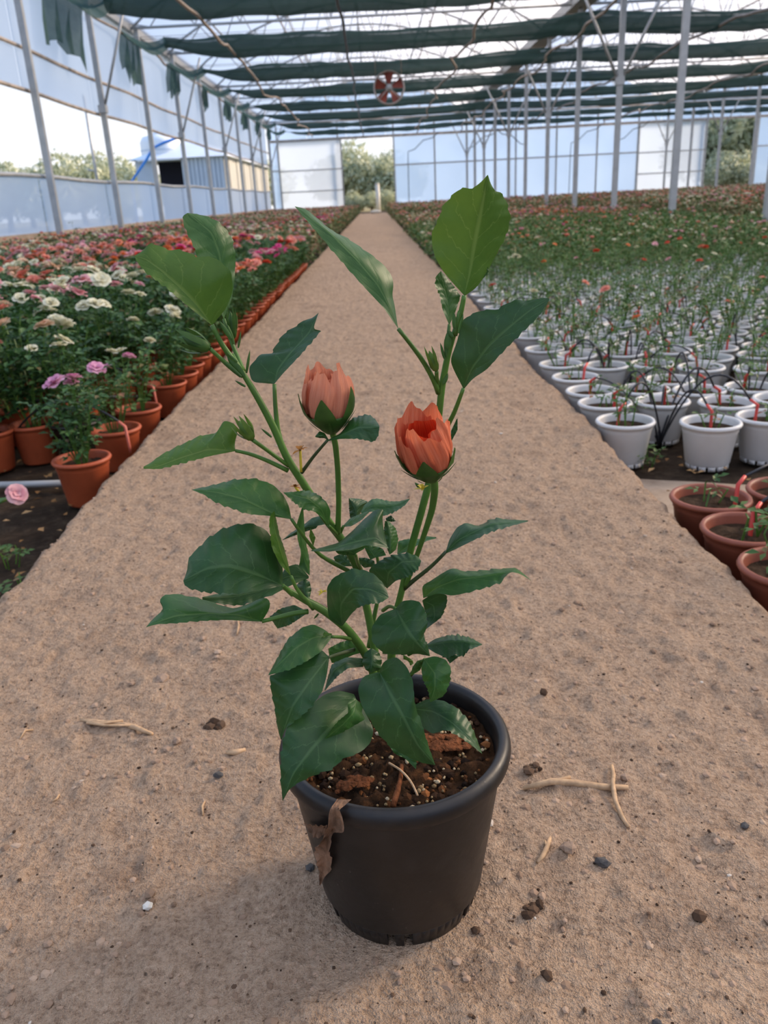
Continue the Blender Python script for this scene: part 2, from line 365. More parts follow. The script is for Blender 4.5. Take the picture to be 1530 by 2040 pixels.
xs = np.concatenate([np.linspace(-5.4, -3, 10), np.linspace(-2.9, 3.5, 80), np.linspace(3.8, 25.5, 24)]); ys = np.concatenate([np.linspace(-10, 0.4, 12), np.linspace(0.5, 5, 70), np.linspace(5.5, 46.8, 42)])
gx, gy = np.meshgrid(xs, ys)
gz = G + 0.02 * vnoise(gx * 3, gy * 3) + 0.012 * vnoise(gx * 9 + 40, gy * 9)
inside = (gx > PATH_L - .03) & (gx < PATH_R + .03); gz[inside] -= 0.03
V, Fc = gridmesh(gx, gy, gz)
o = ob('floor', npmesh('floor', V, Fc, MAT['ground'])); tag(o, kind='structure')
V, Fc = gridmesh(*np.meshgrid(np.linspace(-120, 120, 25), np.linspace(-60, 160, 23)), np.full((23, 25), G - 0.12))
o = ob('outside_ground', npmesh('outside_ground', V, Fc, MAT['outside'])); tag(o, kind='structure')

ysl = [-0.4]
while ysl[-1] < 42.0: ysl.append(ysl[-1] + max(0.0055, 0.0045 * max(ysl[-1], 0)))
ysl = np.array(ysl); nx = 250
u = np.linspace(0, 1, nx)
gy = np.repeat(ysl[:, None], nx, 1)
eL = PATH_L + 0.022 * vnoise(ysl * 2.1, ysl * 0 + 3) + 0.014 * vnoise(ysl * 11, ysl * 0 + 9) + 0.008 * vnoise(ysl * 37, ysl * 0 + 19)
eR = PATH_R + 0.022 * vnoise(ysl * 2.1, ysl * 0 + 63) + 0.014 * vnoise(ysl * 11, ysl * 0 + 79) + 0.008 * vnoise(ysl * 37, ysl * 0 + 49)
gx = eL[:, None] + (eR - eL)[:, None] * u[None]
gz = 0.008 * vnoise(gx * 4, gy * 4) + 0.006 * vnoise(gx * 17, gy * 17) + 0.0058 * vnoise(gx * 46, gy * 46) + 0.0042 * vnoise(gx * 98, gy * 98)
lump = vnoise(gx * 62 + 100, gy * 62 + 7); gz += 0.020 * np.clip(lump - 0.22, 0, 1)
dp = np.hypot(gx + 0.006, gy - 0.63); flat = np.clip((dp - 0.075) / 0.03, 0, 1); gz = gz * flat - 0.0005
edge = np.minimum(u, 1 - u)[None] * 1.33
gz = gz - 0.012 * np.clip(1 - edge / 0.02, 0, 1) ** 2
pathz = (ysl, gx, gz)
xx = np.concatenate([gx[:, :1] - 0.012, gx[:, :1] - 0.004, gx, gx[:, -1:] + 0.004, gx[:, -1:] + 0.012], 1)
yy = np.concatenate([gy[:, :2], gy, gy[:, :2]], 1)
zz = np.concatenate([np.full((len(ysl), 1), G - 0.02), gz[:, :1] - 0.02, gz, gz[:, -1:] - 0.02, np.full((len(ysl), 1), G - 0.02)], 1)
V, Fc = gridmesh(xx, yy, zz)
o = ob('concrete_path', npmesh('concrete_path', V, Fc, MAT['concrete']))
tag(o, 'long straight raised concrete path between the beds of potted plants', 'path', kind='structure')
def pz(x, y):
    j = int(np.clip(np.searchsorted(pathz[0], y), 0, len(pathz[0]) - 1)); i = int(np.argmin(np.abs(pathz[1][j] - x))); return float(pathz[2][j, i])
V, Fc = gridmesh(*np.meshgrid(np.linspace(PATH_R + 0.016, 2.4, 40), np.linspace(1.70, 2.10, 16)), np.zeros((16, 40)))
V[:, 2] = G + 0.012 + 0.01 * vnoise(V[:, 0] * 8, V[:, 1] * 8); V[:, 1] += 0.1 * vnoise(V[:, 0] * 3, V[:, 1] * 0)
o = ob('cement_strip', npmesh('cement_strip', V, Fc, MAT['cement'])); tag(o, 'dusty pale cement strip on the soil between terracotta and white pots', 'paving', kind='structure')

# ------------------------------------------------------------------ greenhouse shell
YP = [14.25 + 3.5 * k for k in range(-7, 10)]       # post lines
rng = random.Random(3)
kb = MB(); kb.box(XL - 0.12, XL + 0.02, Y0, Y1, G - 0.1, 0.40)
wl = kb.build('wall_left', MAT['kerb'], None, False); tag(wl, 'low mortar kerb and plastic film side wall with an open vent band', None, kind='structure')
def film(name, P00, P10, P11, P01, mat, parent, nu=7, nv=5, amp=0.03, seed=0):
    P00, P10, P11, P01 = map(np.array, (P00, P10, P11, P01))
    a = np.linspace(0, 1, nu)[None, :, None]; b = np.linspace(0, 1, nv)[:, None, None]
    P = (P00 * (1 - a) + P10 * a) * (1 - b) + (P01 * (1 - a) + P11 * a) * b
    nrm = np.cross(P10 - P00, P01 - P00); nrm = nrm / np.linalg.norm(nrm)
    k = amp * np.sin(np.pi * a) * np.sin(np.pi * b) * (1 + 0.8 * vnoise(a * 3 + seed, b * 3 + seed * 2.3))
    P = P + nrm * k
    V, Fc = gridmesh(P[..., 0], P[..., 1], P[..., 2])
    return ob(name, npmesh(name, V, Fc, mat), parent)
for i in range(len(YP) - 1):
    a, b = YP[i] + 0.01, YP[i + 1] - 0.01
    film('skirt_film', (XL, a, 0.38), (XL, b, 0.38), (XL, b, 1.22), (XL, a, 1.22), MAT['film_wall'], wl, seed=i, amp=0.05)
    film('upper_film', (XL, a, 2.50), (XL, b, 2.50), (XL, b, 3.09), (XL, a, 3.09), MAT['film_wall'], wl, seed=i + 30, amp=0.04)
    film('upper_film', (XL, a, 3.11), (XL, b, 3.11), (XL, b, 4.48), (XL, a, 4.48), MAT['film_wall'], wl, seed=i + 60, amp=0.06)
for z, r, mt in ((1.235, 0.035, 'steel'), (2.485, 0.032, 'steel_rust'), (3.10, 0.032, 'steel_rust')):
    t = MB(); t.tube([(XL + 0.03, y, z + 0.02 * math.sin(y)) for y in np.linspace(Y0, Y1, 40)], r, 8); t.build('rail', MAT[mt], wl)

def post(x, y, top, label, grp, brace=None, w=0.09):
    e = empty('steel_post', (x, y, G)); p = MB()
    p.bar((0, 0, -0.1), (0, 0, top - G), w, w * 0.9); p.build('shaft', MAT['steel'], e, False)
    p = MB(); p.bar((-0.0, 0, -0.02), (0, 0, 0.03), 0.15, 0.15); p.build('foot_plate', MAT['steel'], e, False)
    if brace:
        for dx, dy, dz in brace:
            p = MB(); p.tube([(0.03 * (1 if dx > 0 else -1), 0, 2.56 - G), (dx, dy, 2.56 - G + dz)], 0.027, 8); p.build('brace', MAT['steel'], e)
        p = MB(); p.bar((0, 0, 2.48 - G), (0, 0, 2.62 - G), w * 1.5, w * 1.5); p.build('clamp', MAT['steel'], e, False)
    return tag(e, label, 'post', grp)
for i, y in enumerate(YP):
    if y < 3: continue
    br = i % 2 == 0
    # side wall posts, seen against the film
    post(XL + 0.16, y + 0.1, 4.5, 'galvanised post standing at the film side wall' + (', with a slanting brace' if br else ', without a brace'), 'side wall posts with a brace' if br else 'side wall posts without a brace', [(0.75, 0.0, 1.85)] if br else None, 0.10)
    post(XV, y, 4.42, 'galvanised post in the row nearest the path' + (', with a V of braces' if br else ', without braces'), 'inner posts with V braces' if br else 'plain inner posts', [(-0.95, 0, 1.85), (0.95, 0, 1.85)] if br else None, 0.10)
    if y > 27: post(XV2, y, 4.42, 'galvanised post in the far row before the end wall' + (', with a V of braces' if br else ', plain'), 'far row posts with V braces' if br else 'far row posts, plain', [(-0.95, 0, 1.85), (0.95, 0, 1.85)] if br else None, 0.10)

def roof_z(t): return 4.55 + 1.75 * math.sin(math.pi * t) ** 0.8 if 0 < t < 1 else 4.55
ce = empty('ceiling', (0, 0, 4.5)); tag(ce, 'arched plastic film roof of the greenhouse', None, kind='structure')
spans = [(XL, XV), (XV, XV2), (XV2, XR)]
for si, (a, b) in enumerate(spans):
    for h in (0, 1):
        t = np.linspace(0, 0.5, 12) + 0.5 * h
        X = a + (b - a) * t; Z = np.array([roof_z(q) for q in t]) - 4.5
        yv = np.linspace(Y0, Y1, 60)
        gx, gy = np.meshgrid(X, yv); gz = np.repeat(Z[None], 60, 0) + 0.03 * np.sin(gy * math.pi / 1.75)
        V, Fc = gridmesh(gx, gy, gz); ob('roof_film', npmesh('roof_film', V, Fc, MAT['film_roof']), ce)
    for t in (0.12, 0.27, 0.5, 0.73, 0.88):
        m = MB(); m.tube([(a + (b - a) * t, y, roof_z(t) - 4.5 - 0.05) for y in (Y0, Y1)], 0.028, 6); m.build('purlin', MAT['steel_rust' if t in (.27, .73) else 'steel'], ce)
for x, w_ in ((XL - 0.05, 0.24), (XV, 0.42), (XV2, 0.42)):
    m = MB()
    for s in (-1, 1): m.bar((x + s * w_ / 2, Y0, 4.58), (x + s * w_ / 2, Y1, 4.58), 0.012, 0.22)
    m.box(x - w_ / 2, x + w_ / 2, Y0, Y1, 4.46, 4.475)
    o = m.build({XL - 0.05: 'roof_gutter_1', XV: 'roof_gutter_2', XV2: 'roof_gutter_3'}[x], MAT['gutter'], None, False)  # these are the eave gutter and the two valley gutters
    tag(o, {XL - 0.05: 'narrow metal eave gutter along the top of the side wall', XV: 'wide metal valley gutter above the nearest post row', XV2: 'wide metal valley gutter above the far post row'}[x], kind='structure')

def truss(a, b, y, si):
    e = empty('roof_truss', (a, y, 4.5)); n = 10; Wd = b - a
    ts = np.linspace(0, 1, 21); m = MB()
    m.tube([(Wd * t, 0, roof_z(t) - 4.5 - 0.10) for t in ts], 0.03, 6); m.build('top_chord', MAT['steel'], e)
    m = MB(); m.tube([(0.1, 0, 0.02), (Wd - 0.1, 0, 0.02)], 0.03, 6); m.build('bottom_chord', MAT['steel'], e)
    for k in range(n):
        t0 = (k + 0.5) / n
        for s in (-1, 1):
            t1 = t0 + s * 0.5 / n
            zt = roof_z(min(max(t1, 0.02), 0.98)) - 4.5 - 0.12
            if zt < 0.1: continue
            m = MB(); m.tube([(Wd * t0, 0, 0.03), (Wd * t1, 0, zt)], 0.016, 5, cap=False); m.build('web_bar', MAT['steel'], e)
    return tag(e, ('galvanised lattice roof truss spanning over the concrete path', 'galvanised lattice roof truss over the bay beyond the nearest post row', 'galvanised lattice roof truss over the furthest bay')[si], 'truss', ('trusses over the path', 'trusses over the middle bay', 'trusses over the far bay')[si])
for y in YP:
    for si, (a, b) in enumerate(spans):
        if y < (10 if si < 2 else 26): continue
        truss(a, b, y, si)

# end wall
wb = MB(); wb.box(XL, XR, Y1 - 0.03, Y1 + 0.05, G - 0.1, 0.02)
wb = wb.build('wall_back', MAT['kerb'], None, False); tag(wb, 'film clad end wall with large doorways', None, kind='structure')
DH = 3.62
def endfilm(x0, x1, z0, z1, seed): film('film_panel', (x0, Y1, z0), (x1, Y1, z0), (x1, Y1, z1), (x0, Y1, z1), MAT['film_end'], wb, 6, 5, 0.05, seed)
segs = [(XL, -4.95)] + [(1.17 + i * 2.14, 1.17 + (i + 1) * 2.14 - 0.02) for i in range(6)] + [(20.3, 22.9), (22.92, XR)]
for i, (a, b) in enumerate(segs):
    endfilm(a, b, 0, 2.25, i); endfilm(a, b, 2.27, DH, i + 9)
xx_ = np.linspace(XL, XR, 16)
for i in range(15): endfilm(xx_[i], xx_[i + 1] - 0.02, DH + 0.1, 4.5, i + 20)
for si, (a, b) in enumerate(spans):
    ts = np.linspace(0, 1, 15)
    V = [(a + (b - a) * t, Y1, 4.52) for t in ts] + [(a + (b - a) * t, Y1, roof_z(t)) for t in ts]
    m = MB(); m.add(V, [(i, i + 1, 16 + i, 15 + i) for i in range(14)]); m.build('gable_film', MAT['film_end'], wb)
m = MB(); m.box(XL, XR, Y1 - 0.08, Y1 - 0.02, DH, DH + 0.12); m.build('header_beam', MAT['steel_rust'], wb, False)
m = MB(); m.box(XL, XR, Y1 - 0.08, Y1 - 0.02, 4.47, 4.55); m.build('header_beam', MAT['steel_rust'], wb, False)
for a, b in ((XL, -4.95), (1.17, 14.0), (20.3, XR)):
    m = MB(); m.box(a, b, Y1 - 0.07, Y1 - 0.02, 2.22, 2.29); m.build('rail', MAT['steel'], wb, False)
for x in [-5.38, -4.93, -1.75, 1.17] + [1.17 + 2.14 * i for i in range(1, 7)] + [17.6, 20.3, 22.9]:
    m = MB(); m.box(x - 0.04, x + 0.04, Y1 - 0.09, Y1 - 0.02, G, 4.5); m.build('stud', MAT['steel'], wb, False)
def slidedoor(name, x0, x1, label):
    e = empty(name, ((x0 + x1) / 2, Y1 - 0.2, G)); w_ = x1 - x0; h = DH - G - 0.05
    for a, b in ((0, 1), (1, 2), (2, 3)):
        z0, z1 = 0.05 + h * [0, .34, .62, 1][a], 0.05 + h * [0, .34, .62, 1][b]
        film('film_pane', (-w_ / 2, 0, z0), (w_ / 2, 0, z0), (w_ / 2, 0, z1), (-w_ / 2, 0, z1), MAT['film_wall'], e, 5, 4, 0.03, a)
        m = MB(); m.box(-w_ / 2, w_ / 2, -0.05, -0.005, z1 - 0.03, z1 + 0.03); m.build('door_rail', MAT['steel'], e, False)
    for s in (-1, 1):
        m = MB(); m.box(s * w_ / 2 - 0.04, s * w_ / 2 + 0.04, -0.05, -0.005, 0.02, h + 0.05); m.build('door_stile', MAT['steel'], e, False)
    tag(e, label, None, kind='structure')
slidedoor('door_1', -4.9, -1.6, 'film clad sliding door beside the doorway at the end of the path')
slidedoor('door_2', 14.0, 17.5, 'film clad sliding door beside the doorway of the far bay')
wf = MB(); wf.box(XL, XR, Y0 - .1, Y0, G - .1, .4); wf = wf.build('wall_front_added', MAT['kerb'], None, False); tag(wf, 'added unseen film clad end wall behind the camera, cutting frontal sky light', None, kind='structure')  # added unseen wall, cuts the sky light coming from behind the camera
for i in range(12): film('film_panel', (XL + i * 2.575, Y0, .38), (XL + (i + 1) * 2.575 - .02, Y0, .38), (XL + (i + 1) * 2.575 - .02, Y0, 4.5), (XL + i * 2.575, Y0, 4.5), MAT['film_end'], wf, 5, 5, .05, i)
# far right wall
wr = MB(); wr.box(XR, XR + 0.1, Y0, Y1, G - 0.1, 0.4); wr = wr.build('wall_right', MAT['kerb'], None, False); tag(wr, 'film clad far side wall', None, kind='structure')
for i in range(len(YP) - 1):
    film('film_panel', (XR, YP[i], 0.38), (XR, YP[i + 1] - 0.02, 0.38), (XR, YP[i + 1] - 0.02, 4.5), (XR, YP[i], 4.5), MAT['film_wall'], wr, 5, 5, 0.05, i)

# ------------------------------------------------------------------ shade curtains, cables, pipes, fan
prof = [(0.30, 0.20), (0.10, 0.23), (-0.12, 0.22), (-0.21, 0.16), (-0.16, 0.07), (-0.20, 0.00), (-0.17, -0.11), (-0.06, -0.19), (0.08, -0.21), (0.20, -0.13), (0.22, 0.0), (0.12, 0.08), (0.16, 0.15), (0.34, 0.19)]
prof = np.array(prof)
YC = [16.3 + 4.2 * k for k in range(0, 8)]
for ci, y in enumerate(YC):
    e = empty('shade_curtain', (XL + 0.2, y, 3.95)); rs = np.random.RandomState(ci + 11)
    n = 190; X = np.linspace(0.75, 30.5, n); ph = rs.rand() * 50
    low = vnoise(X * 0.8 + ph, X * 0 + ci * 3.1); hi = vnoise(X * 2.6 + ph, X * 0 + ci * 7.7)
    sc = [1.0, .95, .80, .74, .70, .62, .55, .5][ci] + 0.28 * low + 0.2 * hi - 0.55 * np.exp(-((X - 0.75) / 0.7) ** 2) * (ci > 0)
    sag = -0.05 * np.sin(X * math.pi / 10.3) ** 2 + 0.05 * low + 0.04 * np.exp(-((X - 10.1) / 1.5) ** 2)
    P = np.zeros((n, len(prof), 3)); P[..., 0] = X[:, None]
    rip = vnoise(X[:, None] * 1.3 + ph, np.arange(len(prof))[None] * 0.9 + ci) * 0.07
    P[..., 1] = prof[None, :, 0] * sc[:, None] * 0.9 + rip
    P[..., 2] = prof[None, :, 1] * sc[:, None] + sag[:, None] + rip * 0.6 + 0.12 * np.exp(-((X - 0.75) / 0.5) ** 2)[:, None]
    V, Fc = gridmesh(P[..., 0], P[..., 1], P[..., 2]); ob('gathered_cloth', npmesh('gathered_cloth', V, Fc, MAT['shade']), e)
    # torn end that hangs over the cable at the side wall
    hh = [0.95, 0.92, 0.75, 0.62, 0.6, 0.62, 0.55, 0.5][ci]; wd = [2.1, 1.5, 1.5, 0.8, 1.5, 1.4, 1.3, 1.2][ci]
    nu, nv = 15, 9; V = np.zeros((nv, nu, 3))
    for j in range(nv):
        for i in range(nu):
            s = i / (nu - 1) - 0.5; q = j / (nv - 1)
            ln = hh * (0.68 + 0.42 * rs.rand() * (1 if j == nv - 1 else 0) + 0.3 * s + 0.25 * vnoise(np.array(s * 5 + ci * 3.3), np.array(2.0)))
            V[j, i] = (0.03 + 0.07 * math.sin(s * 19 + ci) * (0.4 + q), s * wd * (1 - 0.25 * q) - .3 * q, 0.24 - q * ln)
    V2, Fc = gridmesh(V[..., 0], V[..., 1], V[..., 2]); ob('hanging_end', npmesh('hanging_end', V2, Fc, MAT['shade']), e)
    nu, nv = 9, 6; V = np.zeros((nv, nu, 3))          # slack cloth from the end up to the cable
    for j in range(nv):
        for i in range(nu):
            q = i / (nu - 1); s = j / (nv - 1) - 0.5
            V[j, i] = (0.03 + 0.80 * q, s * (wd * (1 - q) + 0.40 * q), 0.24 - 0.28 * math.sin(q * math.pi) * 0.6 - 0.10 * q + 0.06 * math.sin(s * 9))
    V2, Fc = gridmesh(V[..., 0], V[..., 1], V[..., 2]); ob('slack_cloth', npmesh('slack_cloth', V2, Fc, MAT['shade']), e)
    for s in (-0.12, 0.14):
        m = MB(); m.tube([(0.0, s, 0.235), (30.6, s, 0.235)], 0.006, 4); m.build('wire', MAT['rope'], e)
    names = ['first', 'second', 'third', 'fourth', 'fifth', 'sixth', 'seventh', 'eighth']
    tag(e, 'dark green gathered shade curtain across the roof, %s row from the end doorway' % names[7 - ci], 'shade curtain', 'gathered shade curtains')
def hangpipe(pts, r, label, mat='rope', n=70, wig=0.03, seed=0):
    pts = np.array(pts); t = np.linspace(0, 1, len(pts)); q = np.linspace(0, 1, n)
    P = np.stack([np.interp(q, t, pts[:, k]) for k in range(3)], 1)
    P[:, 2] += wig * vnoise(q * 34 + seed, q * 0 + seed); P[:, 0] += wig * 1.5 * vnoise(q * 26 + seed, q * 0 + seed + 9)
    m = MB(); m.tube(P, r, 6); tag(m.build('hanging_pipe', MAT[mat]), label, 'pipe')
hangpipe([(XL + 0.17, 10, 4.2), (XL + 0.17, Y1 - 0.2, 4.15)], 0.028, 'brown cable along the side wall carrying torn curtain ends', wig=0.10, seed=1)
hangpipe([(-2.95, 10, 3.78), (-2.95, Y1 - 0.2, 3.72)], 0.030, 'sagging pipe under the curtains on the shed side of the path', wig=0.22, seed=2)
hangpipe([(-0.42, 10, 3.70), (-0.40, Y1 - 0.2, 3.70)], 0.030, 'straight dark pipe hanging above the concrete path', 'tube', wig=0.05, seed=3)
hangpipe([(2.2, 10, 3.74), (2.2, Y1 - 0.2, 3.72)], 0.028, 'sagging pipe under the curtains between path and nearest posts', wig=0.22, seed=4)
hangpipe([(4.5, 10, 3.72), (4.5, Y1 - 0.2, 3.72)], 0.028, 'sagging pipe running beside the nearest post row', wig=0.22, seed=5)
hangpipe([(7.6, 10, 3.72), (7.6, Y1 - 0.2, 3.72)], 0.030, 'sagging pipe under the curtains of the middle bay', wig=0.25, seed=6)
hangpipe([(12.0, 16, 3.72), (12.0, Y1 - 0.2, 3.72)], 0.030, 'sagging pipe beyond the middle of the middle bay', wig=0.25, seed=7)
# loops of feed hose against the end wall
for i, (x, d) in enumerate([(1.9, 1), (5.0, 1), (8.1, -1), (10.4, 1), (12.8, 1)]):
    m = MB(); y = Y1 - 0.5
    m.tube([(x + d * 1.6, y, 3.7), (x + d * 1.3, y, 3.45), (x + d * 0.8, y, 3.35), (x + d * 0.35, y, 2.95), (x, y, 2.85), (x - .02, y, 2.4), (x - .05, y, G)], 0.022, 6)
    tag(m.build('feed_hose', MAT['tube']), 'thin dark feed hose hanging down in front of the end wall film', 'hose', 'feed hoses at the end wall')

fc = ony(775, 175, 21.25)
fe = empty('circulation_fan', tuple(fc)); fr = 0.355
m = MB(); m.lathe([(fr - .02, -.10), (fr, -.11), (fr + .012, 0), (fr, .11), (fr - .02, .10), (fr - .03, 0), (fr - .02, -.10)], 36)
ring = m.build('fan_ring', MAT['fan_ring'], fe); ring.rotation_euler = (math.pi / 2, 0, 0)
for k in range(5):
    m = MB(); a = 2 * math.pi * k / 5 + 0.3; V = []
    for r in (0.07, 0.16, 0.25, 0.33):
        for s in (-1, -.3, .3, 1):
            an = a + s * (0.42 - 0.25 * (r - .07)); V.append((r * math.cos(an), 0.05 * s, r * math.sin(an)))
    m.add(V, [(i * 4 + j, i * 4 + j + 1, i * 4 + j + 5, i * 4 + j + 4) for i in range(3) for j in range(3)]); m.build('blade', MAT['fan_red'], fe)
m = MB(); m.lathe([(0.001, -.10), (.08, -.10), (.09, 0), (.06, .12), (.001, .12)], 18); h = m.build('hub', MAT['steel'], fe); h.rotation_euler = (math.pi / 2, 0, 0)
for k in range(4):
    m = MB(); a = math.pi / 4 + k * math.pi / 2; m.tube([(.06 * math.cos(a), -.1, .06 * math.sin(a)), (fr * math.cos(a), -.1, fr * math.sin(a))], 0.012, 6); m.build('guard_bar', MAT['fan_ring'], fe)
for s in (-1, 1):
    m = MB(); m.tube([(s * 0.30, 0, 0.25), (s * 0.31, 0, 4.5 - fc[2])], 0.008, 5); m.build('suspension_wire', MAT['rope'], fe)
tag(fe, 'round red bladed circulation fan hung on two wires under the roof', 'fan')

# ------------------------------------------------------------------ outside: shed, trees, poles
def P3(px, py, Y): return ony(px, py, Y)
sx0, sx1, sy0, sy1 = -12.55, -7.85, 47.0, 66.0
se = empty('shed', (0, 0, G - 0.12)); zb = 0.0
def shedpart(n, mb, mt): return mb.build(n, MAT[mt], se, False)
dx0, dx1 = P3(303, 330, sy0)[0], P3(362, 330, sy0)[0]
zt = P3(400, 312, sy0)[2] + 0.25
m = MB(); m.box(sx0, dx0, sy0, sy0 + .1, 0, zt); shedpart('front_panel', m, 'shed_blue')
nr = 10; ww = (sx1 - dx1) / nr
for i in range(nr):
    m = MB(); m.box(dx1 + i * ww, dx1 + (i + .82) * ww, sy0 - .03 * (i % 2), sy0 + .1, 0, zt); shedpart('front_panel', m, 'shed_blue')
m = MB(); m.box(dx1, sx1, sy0 + .08, sy0 + .14, 0, zt); shedpart('front_panel', m, 'shed_blue')
m = MB(); m.box(dx0, dx1, sy0 + 1.4, sy0 + 1.5, 0, zt); shedpart('doorway_shade', m, 'shed_dark')  # solid dark panel stands in for the shade inside the doorway
nr = 14; ww = (sy1 - sy0) / nr
for i in range(nr):
    m = MB(); m.box(sx1 - .1, sx1 + .04 * (i % 2), sy0 + i * ww, sy0 + (i + 1) * ww - .04, 0, zt); shedpart('side_panel', m, 'shed_tan')
m = MB(); m.add([(sx0 - .3, sy0 - .3, zt - .02), (sx1 + .3, sy0 - .3, zt - .02), (sx1 + .3, sy1, zt - .02), (sx0 - .3, sy1, zt - .02), ((sx0 + sx1) / 2 + .6, sy0 + 1.2, zt + .95), ((sx0 + sx1) / 2 + .6, sy1 - 1, zt + .95)], [(0, 1, 4), (1, 2, 5, 4), (2, 3, 5), (3, 0, 4, 5), (0, 3, 2, 1)])
shedpart('roof', m, 'shed_roof')
m = MB(); m.box(sx0 + .2, dx1, sy0 - .35, sy0 + 2, zt - .1, zt - .03); shedpart('canopy', m, 'shed_roof')
tag(se, 'pale corrugated shed with dark doorway and white roof outside the side wall', 'shed')
m = MB(); q0 = P3(262, 362, sy0 - .8); q1 = P3(292, 318, sy0 - .8); q2 = P3(325, 285, sy0 - .8); q3 = P3(352, 275, sy0 - .8)
m.tube([tuple(q0 - [0, 0, 2.2]), tuple(q0), tuple(q1), tuple((q1 + q2) / 2 + [-.1, 0, .15]), tuple(q2), tuple(q3)], 0.07, 8)
tag(m.build('blue_pipe', MAT['blue']), 'bright blue pipe curving up over the shed roof', 'pipe')
bt = empty('water_tank', (P3(320, 300, sy0 + 1)[0], sy0 + 1.1, zt - 0.12))
m = MB(); m.lathe([(.001, 0), (1.0, 0), (1.05, .1), (1.05, .75), (.9, 1.0), (.35, 1.12), (.3, 1.2), (.001, 1.2)], 24); m.build('tank_body', MAT['shed_roof'], bt)
m = MB(); m.lathe([(1.06, .3), (1.08, .33), (1.06, .36)], 24); m.build('tank_band', MAT['shed_blue'], bt)
tag(bt, 'pale water tank standing on the front of the shed roof', 'tank')
p = P3(193, 360, 30); m = MB(); m.tube([(p[0], 30, G - .12), (p[0] + .02, 30, p[2] + 2.6)], 0.05, 8); m.tube([(p[0] - .25, 30, p[2] + .35), (p[0] + .02, 30, p[2] + .3)], 0.03, 6)
tag(m.build('utility_pole', MAT['steel']), 'thin pole standing outside the open vent band before the trees', 'pole')
p = P3(753, 400, 52); m = MB(); m.tube([(p[0], 52, G - .15), (p[0], 52, 1.45)], [0.14, 0.12], 10); m.tube([(p[0], 52, 1.45), (p[0], 52, 1.5)], [.14, .1], 10)
tag(m.build('marker_post', MAT['stone_white']), 'white post standing outside the doorway at the end of the path', 'post')
m = MB(); p = onz(748, 419, 0.02); V = []
m.lathe([(.001, .0), (.14, .0), (.2, .06), (.17, .13), (.001, .17)], 12); o = m.build('white_sack', MAT['stone_white']); o.location = (p[0], 40.5, 0.0); o.scale = (1.3, .8, 1)
tag(o, 'white sack lying at the far end of the concrete path', 'sack')

def tree_mesh(seed, h, r, n):
    rs = np.random.RandomState(seed); nb = 16
    cen = np.stack([rs.normal(0, r * .42, nb), rs.normal(0, r * .42, nb), h * (.28 + .52 * rs.rand(nb))], 1); cr_ = r * (.32 + .22 * rs.rand(nb))
    k = rs.randint(0, nb, n); d = rs.normal(size=(n, 3)); d /= np.linalg.norm(d, axis=1)[:, None]
    P = cen[k] + d * (cr_[k] * (.75 + .35 * rs.rand(n)))[:, None]
    a = rs.normal(size=(n, 3)); a /= np.linalg.norm(a, axis=1)[:, None]; b = np.cross(a, d); b /= (np.linalg.norm(b, axis=1)[:, None] + 1e-6)
    s = (.10 + .12 * rs.rand(n))[:, None] * h / 4.5
    V = np.stack([P - a * s, P + b * s * .4, P + a * s, P - b * s * .4], 1).reshape(-1, 3)
    me = npmesh('foliage', V, np.arange(4 * n).reshape(-1, 4), MAT['olive'], smooth=False)
    m = MB(); m.tube([(0, 0, -.1), (.1, .05, h * .2), (0, .1, h * .45)], [.22, .17, .1], 8)
    for i in range(5): m.tube([(.05, .05, h * .22), tuple((cen[i] * [.6, .6, .8])), tuple(cen[i])], [.12, .07, .03], 5)
    return me, m.mesh('trunk', MAT['bark'])
TREES = [tree_mesh(1, 4.6, 2.3, 5200), tree_mesh(2, 4.2, 2.0, 4600), tree_mesh(3, 5.2, 2.6, 6000)]
tr = [(10, 58, 1, .95, 'left'), (58, 72, 0, 1.05, 'left'), (118, 58, 2, .85, 'left'), (165, 70, 1, 1.15, 'left'), (228, 60, 0, .95, 'left'), (262, 78, 2, 1.0, 'left'), (-45, 64, 2, .95, 'left'), (515, 84, 0, 1.1, 'left'),
      (690, 60, 2, .95, 'door'), (718, 74, 0, 1.2, 'door'), (752, 66, 1, .9, 'door'), (790, 60, 2, .80, 'door'), (740, 54, 1, .32, 'door'), (772, 55, 0, .36, 'door'), (705, 55, 2, .30, 'door'), (735, 92, 2, .9, 'door'),
      (1415, 58, 2, 1.45, 'far'), (1490, 56, 0, 1.5, 'far'), (1440, 51, 1, .6, 'far'), (1478, 50.5, 2, .45, 'far')]
TL = {'left': ('grey-green olive tree seen through the open vent band beside the shed', 'olive trees beyond the side wall'), 'door': ('pale olive tree seen through the doorway at the end of the path', 'olive trees beyond the path doorway'), 'far': ('dense olive tree filling the doorway of the far bay', 'olive trees beyond the far doorway')}
for i, (px, Y, k, s, g) in enumerate(tr):
    s *= 1.12 if g == 'left' else 1.0
    p = ony(px, 400, Y); e = empty('olive_tree', (p[0], Y, G - .12), i * 1.3); e.scale = (s, s, s)
    ob('foliage', TREES[k][0], e)['kind'] = 'stuff'; ob('trunk', TREES[k][1], e); tag(e, TL[g][0], 'tree', TL[g][1])

